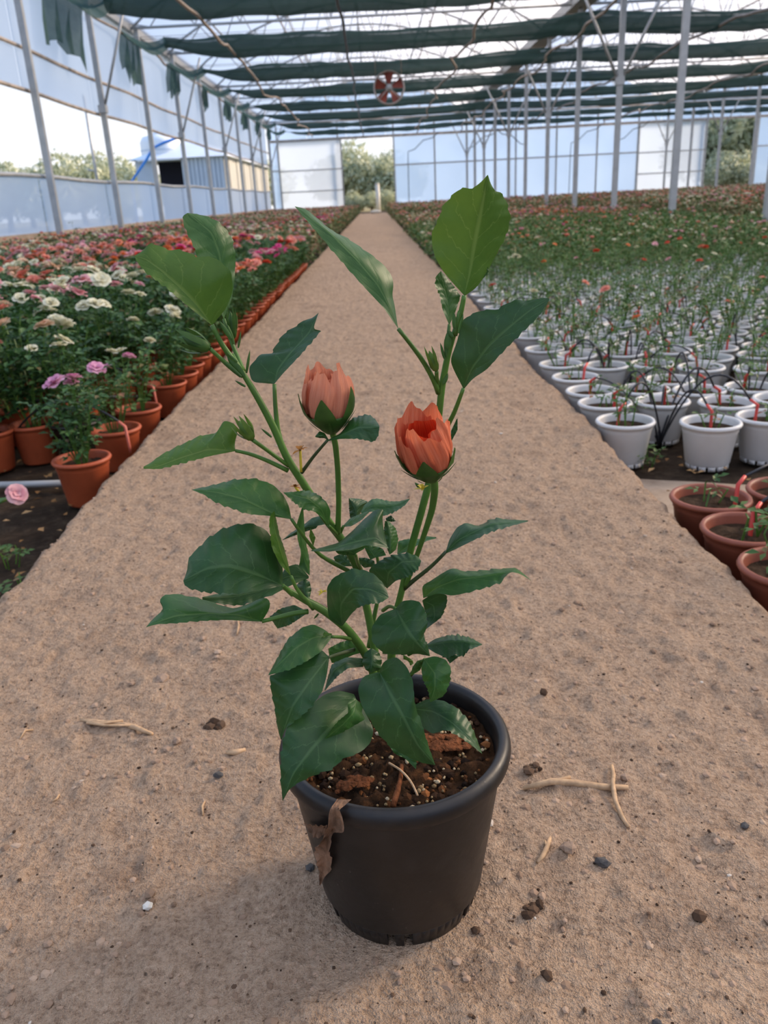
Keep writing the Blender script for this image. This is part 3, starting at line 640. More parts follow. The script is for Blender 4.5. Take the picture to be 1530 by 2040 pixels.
# ------------------------------------------------------------------ potted roses
def pot_mesh(name, rt, rb, h, mat, feet=True, segs=28, rim=0.007):
    m = MB(); t = 0.003
    zb_ = .010 if feet else 0.0
    m.lathe([(rb * .6, .002 + zb_), (rb - .004, zb_), (rb, .006 + zb_), (rb + (rt - rb) * .80, h * .80), (rb + (rt - rb) * .80 + .002, h * .82), (rt - .003, h - rim * 1.7), (rt + rim * .6, h - rim * 1.6), (rt + rim, h - rim * .8), (rt + rim * .6, h), (rt - t, h), (rt - t - .002, h - rim), (rt - .012, h * .72)], segs)
    if feet:
        for k in range(0, segs, 2):
            a0, a1 = 2 * math.pi * k / segs, 2 * math.pi * (k + 1.5) / segs
            V = []
            for z in (0.0, .014):
                for r_ in (rb - .008, rb - .002):
                    for a in (a0, a1): V.append((r_ * math.cos(a), r_ * math.sin(a), z))
            m.add(V, [(0, 1, 3, 2), (4, 6, 7, 5), (0, 4, 5, 1), (2, 3, 7, 6), (0, 2, 6, 4), (1, 5, 7, 3)])
    return m.mesh(name, mat)
def soil_mesh(r, z, mat, seed=0):
    m = MB(); rs = np.random.RandomState(seed); V = [(0, 0, z + .004)]; Fc = []; n = 20
    for i, q in enumerate((.3, .6, .85, 1.0)):
        for k in range(n):
            a = 2 * math.pi * k / n; V.append((r * q * math.cos(a), r * q * math.sin(a), z + rs.normal(0, .0035) * (1 if q < 1 else 0)))
    Fc += [(0, 1 + k, 1 + (k + 1) % n) for k in range(n)]
    for i in range(3): Fc += [(1 + i * n + k, 1 + (i + 1) * n + k, 1 + (i + 1) * n + (k + 1) % n, 1 + i * n + (k + 1) % n) for k in range(n)]
    m.add(V, Fc); return m.mesh('soil', mat)
PH = 0.132
POTS = {'terra': pot_mesh('pot', .074, .057, PH, MAT['terracotta'], False), 'brown': pot_mesh('pot', .078, .060, PH, MAT['terracotta2'], False), 'white': pot_mesh('pot', .078, .061, PH, MAT['white_pot']), 'black': pot_mesh('pot', .078, .06, PH, MAT['black_pot'])}
SOILS = [soil_mesh(.069, PH * .84, MAT['potsoil'], i) for i in range(3)]
def leafquad(V, Fc, p, d, nrm, L_, w_):
    d = Vector(d).normalized(); nrm = Vector(nrm); s = d.cross(nrm)
    s = s.normalized() if s.length > 1e-5 else d.orthogonal().normalized(); u_ = s.cross(d)
    p = Vector(p); o = len(V); q = p + d * L_ * .5
    V += [p, q + s * w_ * .5 + u_ * w_ * .12, p + d * L_ - u_ * L_ * .12, q - s * w_ * .5 + u_ * w_ * .12, q - u_ * w_ * .04]
    Fc += [(o, o + 1, o + 4), (o + 1, o + 2, o + 4), (o + 2, o + 3, o + 4), (o + 3, o, o + 4)]
def rose_foliage(seed, h, spread, nst, per, ls, mat):
    rs = random.Random(seed); m = MB(); V = []; Fc = []; tips = []
    for s in range(nst):
        a = rs.uniform(0, 6.283); rr = spread * math.sqrt(rs.random()); hh = h * rs.uniform(.65, 1.0)
        base = Vector((.02 * math.cos(a), .02 * math.sin(a), 0)); tip = Vector((rr * math.cos(a), rr * math.sin(a), hh))
        mid = base.lerp(tip, .5) + Vector((rs.uniform(-.02, .02), rs.uniform(-.02, .02), .02))
        pts = [base, mid, tip]; m.tube(pts, [.0026, .0022, .0016], 3, 1, False); tips.append(tuple(tip))
        for k in range(per):
            t = rs.uniform(.12, .97) ** .8; P = base.lerp(mid, t * 2) if t < .5 else mid.lerp(tip, t * 2 - 1)
            an = rs.uniform(0, 6.283); el = rs.uniform(-.35, .7); d = Vector((math.cos(an) * math.cos(el), math.sin(an) * math.cos(el), math.sin(el)))
            ln = rs.uniform(.02, .055) * (ls / .036)
            nrm = (Vector((0, 0, 1)) + Vector((rs.uniform(-.5, .5), rs.uniform(-.5, .5), 0))).normalized()
            Q = P + d * ln; side = d.cross(nrm).normalized()
            leafquad(V, Fc, Q, d, nrm, ls * rs.uniform(.8, 1.25), ls * .62)
            leafquad(V, Fc, P + d * ln * .75, (d * .35 + side), nrm, ls * .85, ls * .5)
            leafquad(V, Fc, P + d * ln * .75, (d * .35 - side), nrm, ls * .85, ls * .5)
    m.add(V, Fc, 0)
    return m.mesh('foliage', [mat, MAT['stem']], False), tips
def flower_mesh(seed, r, mat, openness=1.0):
    rs = random.Random(seed); m = MB()
    for ring, (n, rr, el, z) in enumerate(((6, 1.0, .25, 0), (5, .78, .65, .05), (4, .5, 1.05, .1), (3, .3, 1.35, .12))):
        el = el * (1.25 - .35 * openness)
        for k in range(n):
            a = 6.283 * (k + .5 * ring) / n + rs.uniform(-.15, .15); e = el + rs.uniform(-.12, .12)
            c = Vector((math.cos(a), math.sin(a), 0)); s = Vector((-math.sin(a), math.cos(a), 0)); d = c * math.cos(e) + Vector((0, 0, math.sin(e)))
            nn = Vector((0, 0, 1)) * math.cos(e) - c * math.sin(e); b = Vector((0, 0, z * r)); V = []
            for t, w_, cu in ((.05, .18, 0), (.5, .50, .06), (.85, .52, .0), (1.0, .26, -.10)):
                for q in (-1, 0, 1): V.append(b + d * r * rr * t + s * q * w_ * r * rr + nn * r * (cu + .10 * abs(q)))
            m.add(V, [(i * 3 + j, i * 3 + j + 1, i * 3 + j + 4, i * 3 + j + 3) for i in range(3) for j in range(2)])
    m.add([(.2 * r * math.cos(6.283 * k / 5), .2 * r * math.sin(6.283 * k / 5), -.1 * r) for k in range(5)] + [(0, 0, -.35 * r)], [(k, (k + 1) % 5, 5) for k in range(5)], 1)
    return m.mesh('flower', [mat, MAT['stem']], True)
BIG = [rose_foliage(100 + i, .39, .155, 18, 9, .042, MAT['rose_leaf']) for i in range(7)]
MIDP = [rose_foliage(200 + i, .26, .10, 10, 7, .034, MAT['rose_leaf2']) for i in range(6)]
WISP = [rose_foliage(500 + i, .20, .085, 5, 5, .026, MAT['rose_leaf2']) for i in range(6)]
SML = [rose_foliage(300 + i, .13, .055, 4, 4, .026, MAT['rose_leaf2']) for i in range(6)]
TINY = [rose_foliage(400 + i, .06, .03, 3, 2, .022, MAT['rose_leaf2']) for i in range(4)]
FL = {k: [flower_mesh(i * 7 + 3, .030 + .005 * i, MAT['fl_' + k], .6 + .4 * i) for i in range(3)] for k in FCOL}
DET = {'cream': 'cream', 'pink': 'pale pink', 'coral': 'coral pink', 'red': 'red', 'magenta': 'magenta', 'orange': 'orange', 'lilac': 'lilac pink', 'peach': 'peach'}
def potted(x, y, potk, fol, colour, nfl, label, grp, rz, fscale=1.0, z=None, seed=0, nm='potted_rose', fsz=1.0):
    rs = random.Random(seed)
    e = empty(nm, (x, y, G + 0.012 if z is None else z), rz)
    ob('pot', POTS[potk], e); ob('soil', SOILS[seed % 3], e)
    if fol:
        me, tips = fol
        f = ob('foliage', me, e, (0, 0, PH * .84)); f['kind'] = 'stuff'; f.scale = (fscale, fscale, fscale)
        ts = sorted(tips, key=lambda t: -t[2])[:max(nfl + 2, 1)]; rs.shuffle(ts)
        for t in ts[:nfl]:
            fo = ob('flower', FL[colour][rs.randrange(3)], e, (t[0] * fscale, t[1] * fscale, PH * .84 + t[2] * fscale + .006))
            fo.rotation_euler = (rs.uniform(-.5, .5), rs.uniform(-.5, .5), rs.uniform(0, 6))
            q = rs.uniform(.75, 1.2) * fsz; fo.scale = (q, q, q)
    return tag(e, label, 'potted plant', grp)
rng = random.Random(77)
def theme(x, y):
    q = float(vnoise(np.array(x * .8 + 31), np.array(y * .55 + 5))) + rng.uniform(-.28, .28)
    for lim, k in ((-.24, 'cream'), (-.15, 'peach'), (-.02, 'pink'), (.20, 'coral'), (.26, 'orange'), (.36, 'pink'), (.42, 'red'), (.46, 'lilac'), (9, 'magenta')):
        if q < lim: return k
# --- left bed: individuals near, then the rest as one stuff object
left_near = []
for px, py, pk, sz in [(215, 918, 'terra', .62), (-22, 866, 'terra', .75), (68, 850, 'terra', .9), (150, 846, 'black', .7), (275, 858, 'terra', .55), (303, 818, 'terra', .6), (342, 768, 'terra', .7)]:
    p = onz(px, py, 0.0); left_near.append((min(p[0], PATH_L - .115), p[1], pk, sz))
YS = left_near[-1][1]
cand = []
y = YS + .19
while y < 20:
    cand.append((PATH_L - .115 + rng.uniform(-.012, .012), y)); y += .19 + rng.uniform(0, .02)
row = 0
yy_ = 2.45
while yy_ < 20:
    x = PATH_L - .115 - .235 - (.11 if row % 2 else 0)
    while x > XL + .3:
        cand.append((x + rng.uniform(-.02, .02), yy_ + rng.uniform(-.02, .02))); x -= .235
    yy_ += .20; row += 1
def inview(x, y, mg=.25):
    q = R.T @ (np.array([x, y, .2]) - CAM)
    if q[2] < .1: return False
    px = q[0] / q[2] * F + _c[0]; m_ = mg * F / q[2]
    return -m_ < px < W + m_
side_l = [c for c in cand if not inview(*c) and inview(c[0], c[1], 1.6)]
cand = [c for c in cand if inview(*c) and all(math.hypot(c[0] - n_[0], c[1] - n_[1]) > .165 for n_ in left_near)]
cand.sort(key=lambda c: c[1] * 1.0 + abs(c[0]) * .2)
NL = 290
LLAB = 'rose with %s %s blooms in terracotta pot, %s'
CNT = {2: 'two', 3: 'three', 4: 'four'}
nearcol = ['lilac', 'coral', 'peach', 'cream', 'lilac', 'cream', 'cream']
nearlab = ['short lilac flowered rose in terracotta pot standing alone at the path edge', 'terracotta potted rose at the front corner of the bed beside bare soil', 'terracotta potted rose behind the black pot with yellow leaf on its side', 'rose in the only black pot among the terracotta pots beside the path', 'low rose in terracotta pot tucked behind the solitary pot at the path edge', 'cream rose in terracotta pot, with a faded stake, at the path edge', 'cream rose in terracotta pot where the dense bed begins at the path edge']
for i, (x, y, pk, sz) in enumerate(left_near):
    potted(x, y, pk, BIG[i % 7] if sz > .6 else MIDP[i % 6], nearcol[i], 3, nearlab[i], None, rng.uniform(0, 6), sz if sz > .6 else .9, None, i, 'potted_rose', .72)
for i, (x, y) in enumerate(cand[:NL]):
    c = theme(x, y); edge_ = x > PATH_L - .16
    k = rng.choice((2, 3, 3, 4)); wh = 'in the row along the path edge' if edge_ else 'within the bed on the shed side'
    potted(x, y, 'terra', BIG[rng.randrange(7)], c, k, LLAB % (CNT[k], DET[c], wh), 'roses with %s %s blooms %s' % (CNT[k], DET[c], wh), rng.uniform(0, 6), rng.uniform(.82, 1.02) * (.85 if edge_ else 1), None, i)
lmax = max(c[1] for c in cand[:NL])
def field(name, pts, hts, label, cat, greens, seed, dens=26, cols=None, fl=3.0, fs=1.0, ls=.022):
    """one mesh holding the countless far plants: leaf quads and blossom rosettes"""
    rs = np.random.RandomState(seed); pts = np.array(pts); hts = np.array(hts); n = len(pts)
    k = dens; P = np.repeat(pts, k, 0); Hh_ = np.repeat(hts, k)
    a = rs.rand(n * k) * 6.283; rr = .15 * np.sqrt(rs.rand(n * k)); t = rs.rand(n * k) ** .6
    C = np.stack([P[:, 0] + rr * np.cos(a), P[:, 1] + rr * np.sin(a), G + .06 + t * Hh_], 1)
    d = rs.normal(size=(n * k, 3)); d[:, 2] *= .5; d /= np.linalg.norm(d, axis=1)[:, None]
    up_ = np.tile([0, 0, 1.0], (n * k, 1)) + rs.normal(0, .5, (n * k, 3)); s = np.cross(d, up_); s /= np.linalg.norm(s, axis=1)[:, None] + 1e-6
    sz = (ls * (.75 + .6 * rs.rand(n * k)) + .0005 * P[:, 1])[:, None]
    V1 = np.stack([C - d * sz, C + s * sz * .6, C + d * sz, C - s * sz * .6], 1).reshape(-1, 3)
    F1 = np.arange(len(V1)).reshape(-1, 4); m1 = np.zeros(len(F1), dtype=int)
    nf = rs.poisson(fl, n); Pf = np.repeat(pts, nf, 0); Hf = np.repeat(hts, nf); N2 = len(Pf)
    ck = list(FCOL.keys()); ci_ = np.repeat(np.array([ck.index(theme(*p)) if cols is None else rng.choice(cols) for p in pts]), nf)
    a = rs.rand(N2) * 6.283; rr = .14 * np.sqrt(rs.rand(N2)); C = np.stack([Pf[:, 0] + rr * np.cos(a), Pf[:, 1] + rr * np.sin(a), G + .07 + Hf * (.84 + .22 * rs.rand(N2))], 1)
    r = (.018 + .016 * rs.rand(N2)) * fs
    base = [(0, 0, -.45)] + [(math.cos(6.283 * q / 6), math.sin(6.283 * q / 6), .1 + .18 * (q % 2)) for q in range(6)] + [(.55 * math.cos(6.283 * (q + .5) / 6), .55 * math.sin(6.283 * (q + .5) / 6), .42) for q in range(6)]
    base = np.array(base); V2 = (C[:, None] + base[None] * r[:, None, None]).reshape(-1, 3)
    ft = np.array([(1 + q, 1 + (q + 1) % 6, 7 + q, 7 + (q + 5) % 6) for q in range(6)] + [(0, 1 + (q + 2) % 6, 1 + (q + 1) % 6, 1 + q) for q in (0, 2, 4)] + [(7, 8, 9, 10), (7, 10, 11, 12)])
    F2 = (np.arange(N2)[:, None, None] * 13 + ft[None]).reshape(-1, 4) + len(V1); m2 = np.repeat(ci_ + 1, len(ft))
    me = npmesh(name, np.concatenate([V1, V2]), np.concatenate([F1, F2]), [greens] + [MAT['fl_' + c] for c in ck], np.concatenate([m1, m2]), smooth=False)
    return tag(ob(name, me), label, cat, kind='stuff')
far = [c for c in cand[NL:]] + side_l
row = 0; y = 20.0
while y < Y1 - .6:
    x = PATH_L - .12
    while x > XL + .25:
        if inview(x, y): far.append((x + rng.uniform(-.08, .08) - .03, y + rng.uniform(-.1, .1)))
        x -= .27
    y += .27
far = [(min(x, PATH_L - .14), y) for x, y in far]
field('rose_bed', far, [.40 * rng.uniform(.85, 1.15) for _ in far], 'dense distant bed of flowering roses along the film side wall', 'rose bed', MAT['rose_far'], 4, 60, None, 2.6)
# one tall shoot against the wall film
p = onx(140, 440, XL + .35); me_, tp_ = rose_foliage(900, .62, .06, 2, 7, .06, MAT['rose_leaf']); o = ob('tall_shoot', me_, None, (p[0], p[1], G + .1)); tag(o, 'single tall leafy shoot rising above the roses before the film wall', 'shoot')

# --- right bed
right = []
for a, b, y_, k in [(1168, 1294, 846, 's'), (1360, 1482, 848, 't'), (1462, 1580, 838, 't'), (1259, 1374, 804, 't'), (1133, 1240, 808, 't'), (1110, 1218, 787, 't'), (1084, 1182, 757, 't'), (1054, 1144, 732, 's'), (1224, 1331, 782, 's'), (1391, 1506, 808, 't'), (1495, 1610, 800, 't'), (1283, 1381, 764, 's'), (1156, 1242, 733, 's'), (1350, 1443, 737, 's'), (1337, 1443, 782, 't'), (1444, 1545, 778, 's'), (1460, 1560, 740, 's'), (1250, 1340, 730, 's')]:
    p = onz((a + b) / 2, y_, 0.0); right.append([max(p[0], PATH_R + .095), p[1], k])
for it in range(60):            # push neighbours apart until the rims no longer overlap
    for i in range(len(right)):
        for j in range(i):
            dx, dy = right[i][0] - right[j][0], right[i][1] - right[j][1]; d = math.hypot(dx, dy)
            if d < .172:
                q = (.173 - d) / 2 / max(d, 1e-4); right[i][0] += dx * q; right[i][1] += dy * q; right[j][0] -= dx * q; right[j][1] -= dy * q
    for r_ in right: r_[0] = max(r_[0], PATH_R + .095)
RLAB = {'t': ('white pot of dark soil with a tiny seedling and pruned stub, beside the path', 'white pots with tiny seedlings'), 's': ('white pot with a small sparse rose plant, in the bed of white pots', 'white pots with sparse young roses'), 'm': ('white pot with a leafy green young rose, in the bed of white pots', 'white pots with leafy young roses')}
STK = []
for i, (x, y, k) in enumerate(right):
    lab = RLAB[k]
    if i == 0: lab = ('white pot with a sparse seedling, front corner of the white pots at the path edge', None)
    if i == 1: lab = ('white pot with scalloped foot standing forward on the bare soil by the cement strip', None)
    potted(x, y, 'white', (TINY if k == 't' else SML)[i % 4], 'red', 0, lab[0], lab[1], rng.uniform(0, 6), 1.0, None, i, 'potted_seedling')
    STK.append((x, y))
ytop = 2.95; cand = []; row = 0; y = 2.78
while y < 16:
    x = PATH_R + .10 + (.09 if row % 2 else 0)
    while x < 9:
        cand.append((x + rng.uniform(-.006, .006), y + rng.uniform(-.006, .006))); x += .19
    y += .178; row += 1
side_r = [c for c in cand if not inview(*c, .1) and inview(c[0], c[1], 1.6) and all(math.hypot(c[0] - n_[0], c[1] - n_[1]) > .175 for n_ in right)]
cand = [c for c in cand if inview(*c, .1) and all(math.hypot(c[0] - n_[0], c[1] - n_[1]) > .175 for n_ in right)]
cand.sort(key=lambda c: c[1])
NR = 275
for i, (x, y) in enumerate(cand[:NR]):
    q = rng.random(); g_ = (y - 3) / 4
    if q < .5 - g_ * .3: k, fol, sc = 's', SML[rng.randrange(6)], rng.uniform(.9, 1.5)
    elif y < 6.5: k, fol, sc = 'm', WISP[rng.randrange(6)], rng.uniform(.75, 1.15)
    else: k, fol, sc = 'm', MIDP[rng.randrange(6)], rng.uniform(.55, .8)
    nf = 1 if (k == 'm' and rng.random() < .22) else 0; c = rng.choice(('red', 'cream', 'pink', 'orange', 'coral'))
    hs = y < 5.2 and rng.random() < .5
    if hs: STK.append((x, y))
    wh = 'by the path' if x < PATH_R + .17 else 'inside the bed'
    ty = 'bearing one %s bloom' % DET[c] if nf else ('with %s sparse shoots' % ('tiny' if sc < 1.1 else 'small' if sc < 1.3 else 'longer') if k == 's' else 'with %s leafy green shoots' % ('low' if sc < .72 else 'mid-height' if sc < .95 else 'tall'))
    lab = 'white pot, young rose %s%s, %s' % (ty, ' and a drip stake' if hs else '', wh)
    lab = (lab, lab[:60])
    potted(x, y, 'white', fol, c, nf, lab[0], lab[1], rng.uniform(0, 6), sc, None, i, 'potted_seedling', .7)
m = MB()
for x, y in side_r:
    if y < 10:
        m.lathe([(.055, 0), (.061, .004), (.076, .118), (.084, .121), (.084, .130), (.074, .132), (.070, .112)], 14, (x, y, G + .012), 0)
        m.add([(x + .07 * math.cos(q * .5236), y + .07 * math.sin(q * .5236), G + .012 + PH * .84) for q in range(12)], [tuple(range(12))], 1)
tag(m.build('white_pot_bed', [MAT['white_pot'], MAT['potsoil']]), 'further white pots massed beyond the rows beside the cement strip', 'pots', kind='stuff')
far = list(cand[NR:]) + side_r; hts = [.30 * rng.uniform(.6, 1.1) for _ in far]
f2 = []; h2 = []
y = 16.0
while y < Y1 - .6:
    x = PATH_R + .15
    st = .27 + (y - 16) * .006
    while x < 25:
        if inview(x, y):
            tall = x > 5.3 or y > 24; f2.append((x + rng.uniform(-.1, .1), y + rng.uniform(-.12, .12))); h2.append((.44 if tall else .30) * rng.uniform(.8, 1.15))
        x += st
    y += st
y = 10.0
while y < 16:
    x = 5.4
    while x < 9.4:
        if inview(x, y): f2.append((x + rng.uniform(-.08, .08), y + rng.uniform(-.1, .1))); h2.append(.42 * rng.uniform(.8, 1.15))
        x += .26
    y += .26
far = [c for c in far if not (c[0] > 5.2 and c[1] > 10)]; hts = [.30 * rng.uniform(.6, 1.1) for _ in far]
field('young_rose_bed', far, hts, 'broad bed of low young roses between the white pots and the posts', 'rose bed', MAT['rose_leaf2'], 8, 75, None, .5, 1.0, .016)
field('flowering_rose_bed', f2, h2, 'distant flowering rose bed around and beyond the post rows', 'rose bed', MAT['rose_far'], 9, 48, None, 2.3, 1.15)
# terracotta pots at the right edge of the path
terr = [(1297, 1445, 1002, 'brown pot with seedling and dry leaf next to the cement strip'), (1350, 1522, 1065, 'brown pot with leafy seedling and red drip stake at the path edge'), (1416, 1592, 1143, 'brown pot with several green sprouts at the path edge'), (1494, 1642, 985, 'brown pot standing on the cement strip away from the path'), (1514, 1700, 1262, 'brown pot closest to the bare stretch of path edge')]
tp = []
for a, b, y_, lab in terr:
    p = onz((a + b) / 2, y_, 0.0); tp.append([max(p[0], PATH_R + .092), p[1]])
for it in range(60):
    for i in range(len(tp)):
        for j in range(i):
            dx, dy = tp[i][0] - tp[j][0], tp[i][1] - tp[j][1]; d = math.hypot(dx, dy)
            if d < .174:
                q = (.175 - d) / 2 / max(d, 1e-4); tp[i][0] += dx * q; tp[i][1] += dy * q; tp[j][0] -= dx * q; tp[j][1] -= dy * q
    for r_ in tp: r_[0] = max(r_[0], PATH_R + .092)
for i, (x, y) in enumerate(tp):
    potted(x, y, 'brown', (TINY[i % 4], TINY[(i + 1) % 4], SML[2], SML[1], SML[3])[i], 'red', 0, terr[i][3], None, i * 1.1, (.9, 1.2, .9, .8, .8)[i], None, i, 'potted_seedling')

# drip stakes with their feed tubes
def drip(x, y, hx, hy, hz, label, grp, mt='red', lean=0.0, arch=.16, zs=None):
    z0 = G + PH * .84 if zs is None else zs
    e = empty('drip_stake', (x, y, z0)); dx, dy = hx - x, hy - y; d = math.hypot(dx, dy) or 1; ux, uy = dx / d, dy / d
    m = MB(); top = (ux * lean, uy * lean, .062); el = (top[0] + ux * .022, top[1] + uy * .022, .076)
    m.tube([(0, 0, -.02), (0, 0, 0), top, el], [.0035, .0045, .0048, .0042], 8); m.build('stake', MAT[mt], e)
    P = []
    for i in range(15):
        t = i / 14; P.append((el[0] + (dx - el[0]) * t, el[1] + (dy - el[1]) * t, el[2] + (hz - z0 - el[2]) * t + arch * 4 * t * (1 - t) * .9))
    m = MB(); m.tube(P, .0032, 6); m.build('tube', MAT['tube'], e)
    return tag(e, label, 'drip stake', grp)
rng = random.Random(21); hubs = []
for i, (x, y) in enumerate(STK):
    sx, sy = x + rng.uniform(-.03, .03), y + rng.uniform(-.035, .03)
    if not hubs or i % 3 == 0: hubs.append((x + .12 + rng.uniform(.0, .06), y + .14))
    near = min(hubs, key=lambda h_: math.hypot(h_[0] - x, h_[1] - y))
    drip(sx, sy, near[0] + rng.uniform(-.012, .012), near[1] + rng.uniform(-.012, .012), G + .02, 'red drip stake with arching black tube in a white pot', 'drip stakes in white pots', 'red', rng.uniform(-.004, .012), rng.uniform(.05, .15))
drip(tp[0][0] + .045, tp[0][1] - .02, 1.6, tp[0][1] + .55, .05, 'red drip stake in the brown pot next to the cement strip', None, 'red', .004, .03)
drip(tp[1][0] + .01, tp[1][1] + .0, 1.55, tp[1][1] + .62, .05, 'red drip stake in the brown pot with leafy seedling', None, 'red', .004, .05)
for i, (px, py) in enumerate([(312, 805), (352, 742), (258, 890)]):
    p = onz(px, py, -.02); drip(p[0], p[1], p[0] - .5, p[1] + .25, G + .05, ('faded red drip stake in the cream rose pot at the path edge', 'faded red drip stake in the pot where the dense bed begins', 'faded red drip stake in the lone lilac rose pot')[i], None, 'salmon', .004, .12)
lats = []
m = MB(); p0 = onz(-60, 968, G + .03); p1 = onz(158, 962, G + .03)
m.tube([tuple(p0), tuple((p0 + p1) / 2), tuple(p1)], .011, 8); tag(m.build('irrigation_pipe', MAT['gutter']), 'grey irrigation pipe lying on the bare soil beside the path', 'pipe')
m = MB(); a = onz(-30, 855, .0); b = onz(60, 800, .08); c = onz(150, 792, .06)
m.tube([tuple(a), tuple(b), tuple(c), tuple(c + [.15, .2, -.05])], .006, 6); tag(m.build('feed_hose', MAT['tube']), 'black feed hose arching between the terracotta pots beside bare soil', 'hose')
# the stray pink rose reaching in over the bare soil
p = onz(32, 992, .0); e = empty('pink_rose', (p[0] - .22, p[1] - .02, G + .01))
m = MB(); m.tube([(0, 0, 0), (.06, 0, .07), (.15, .01, .10), (.22, .02, .125)], [.004, .003, .0025, .002], 6); m.build('stem', MAT['stem'], e)
V = []; Fc = []
for k in range(7): leafquad(V, Fc, (.03 + .025 * k, .0, .03 + .014 * k), (math.cos(k * 2.3), math.sin(k * 2.3), .2), (0, 0, 1), .04, .025)
m = MB(); m.add(V, Fc); f = m.build('leaves', MAT['rose_leaf'], e, False)
f = ob('flower', flower_mesh(5, .036, MAT['fl_pink'], .9), e, (.225, .015, .13)); f.scale = (.75,) * 3; f.rotation_euler = (.9, .5, .3)
tag(e, 'single pink rose on a low arching stem over the bare dark soil', 'rose')
# weeds by the white pots and in the near soil corner
for i, (px, py, s, lab) in enumerate([(1290, 915, .9, 'small green weed between the two front white pots'), (22, 1110, .8, 'low green weed on the dark soil beside the bare path edge'), (30, 1190, 1.0, 'spreading green weed at the corner of bare dark soil')]):
    p = onz(px, py, G + .03); o = ob('weed', SML[i][0], None, (p[0], p[1], G + .005), i * 2.0); o.scale = (s, s, s * .6); tag(o, lab, 'weed')
# fallen leaves (countless)
rs = random.Random(4); V = []; Fc = []
for k in range(420):
    if k < 260: x = rs.uniform(-1.6, -.78); y = rs.uniform(1.4, 3.0)
    else: x = rs.uniform(.66, 1.6); y = rs.uniform(1.1, 2.4)
    an = rs.uniform(0, 6.28); leafquad(V, Fc, (x, y, G + .022 + rs.uniform(0, .006)), (math.cos(an), math.sin(an), rs.uniform(-.1, .3)), (rs.uniform(-.4, .4), rs.uniform(-.4, .4), 1), rs.uniform(.012, .032), rs.uniform(.008, .02))
m = MB(); m.add(V, Fc); tag(m.build('leaf_litter', MAT['litter'], None, False), 'scattered dry leaf litter on the soil beside the path', 'leaf litter', kind='stuff')

# ------------------------------------------------------------------ grit, stones and twigs on the path
def rock_pts(rs, r, flat=.65):
    ico = [(-1, 1.618, 0), (1, 1.618, 0), (-1, -1.618, 0), (1, -1.618, 0), (0, -1, 1.618), (0, 1, 1.618), (0, -1, -1.618), (0, 1, -1.618), (1.618, 0, -1), (1.618, 0, 1), (-1.618, 0, -1), (-1.618, 0, 1)]
    sx, sy = rs.uniform(.75, 1.25), rs.uniform(.75, 1.25)
    return [(p[0] / 1.9 * r * sx * rs.uniform(.8, 1.15), p[1] / 1.9 * r * sy * rs.uniform(.8, 1.15), p[2] / 1.9 * r * flat * rs.uniform(.8, 1.15)) for p in ico]
ICOF = [(0, 11, 5), (0, 5, 1), (0, 1, 7), (0, 7, 10), (0, 10, 11), (1, 5, 9), (5, 11, 4), (11, 10, 2), (10, 7, 6), (7, 1, 8), (3, 9, 4), (3, 4, 2), (3, 2, 6), (3, 6, 8), (3, 8, 9), (4, 9, 5), (2, 4, 11), (6, 2, 10), (8, 6, 7), (9, 8, 1)]
rs = random.Random(8)
mg = MB(); mc = MB()
for k in range(11000):
    y = .28 + 3.0 * rs.random() ** 1.8; x = rs.uniform(max(PATH_L + .01, -.62 * y - .12), min(PATH_R - .01, .62 * y + .12))
    if math.hypot(x + .006, y - .63) < .082: continue
    pale = rs.random() < .80 - .25 * (float(vnoise(np.array(x * 7), np.array(y * 7))) > .12); r = (.0010 + .0050 * rs.random() ** 4) if pale else (.0007 + .0020 * rs.random() ** 3); z = pz(x, y)
    (mg if pale else mc).add([(a + x, b + y, c + z - r * .05) for a, b, c in rock_pts(rs, r, .55)], ICOF)
tag(mg.build('grit', MAT['grit'], None, False), 'fine pale grit scattered over the concrete path', 'grit', kind='stuff')
tag(mc.build('soil_crumbs', MAT['crumb'], None, False), 'dark soil crumbs scattered over the concrete path', 'soil', kind='stuff')
def stone(px, py, rpx, mt, label, seed):
    p = onz(px, py, 0.004); d = np.linalg.norm(p - CAM); r = rpx * d / F; rs = random.Random(seed)
    bm_ = MB(); bm_.add(rock_pts(rs, r, .75), ICOF); o = bm_.build('pebble', MAT[mt], None, False); o.location = (p[0], p[1], pz(p[0], p[1]) + r * .38); o.rotation_euler = (0, 0, seed)
    tag(o, label, 'pebble')
stone(1200, 1718, 14, 'stone', 'smooth dark grey oval pebble on the path below the crossed straws', 1)
stone(1131, 1694, 13, 'stone_tan', 'angular brown pebble beside the short straw stub', 2)
stone(1245, 1548, 10, 'stone_tan', 'small tan pebble touching the tip side of the crossed straws', 3)
stone(1083, 1385, 11, 'crumb', 'dark brown earth crumb on the path behind the pot rim', 4)
stone(295, 1808, 9, 'stone_white', 'tiny white pebble alone on the shaded path', 5)
stone(323, 1345, 12, 'stone_tan', 'rounded tan pebble near the split twig', 6)
stone(352, 1478, 11, 'stone_tan', 'tan pebble between split twig and brown clod', 7)
stone(436, 1546, 9, 'stone', 'grey pebble on the path beside the tip of the lowest leaf', 8)
stone(1393, 1820, 14, 'crumb', 'dark earth clod on the open path far from straws', 9)
stone(948, 1845, 9, 'crumb', 'dark crumb beside the foot of the black pot', 10)
stone(618, 1728, 10, 'stone', 'grey pebble touching the side of the black pot below withered leaf', 11)
stone(1484, 1640, 8, 'stone', 'small dark pebble on the path well beyond the crossed straws', 12)
stone(1090, 1942, 12, 'crumb', 'dark soil clump on the path before the pot', 13)
stone(1310, 2030, 8, 'stone', 'tiny black pebble near the bottom end of the path', 14)
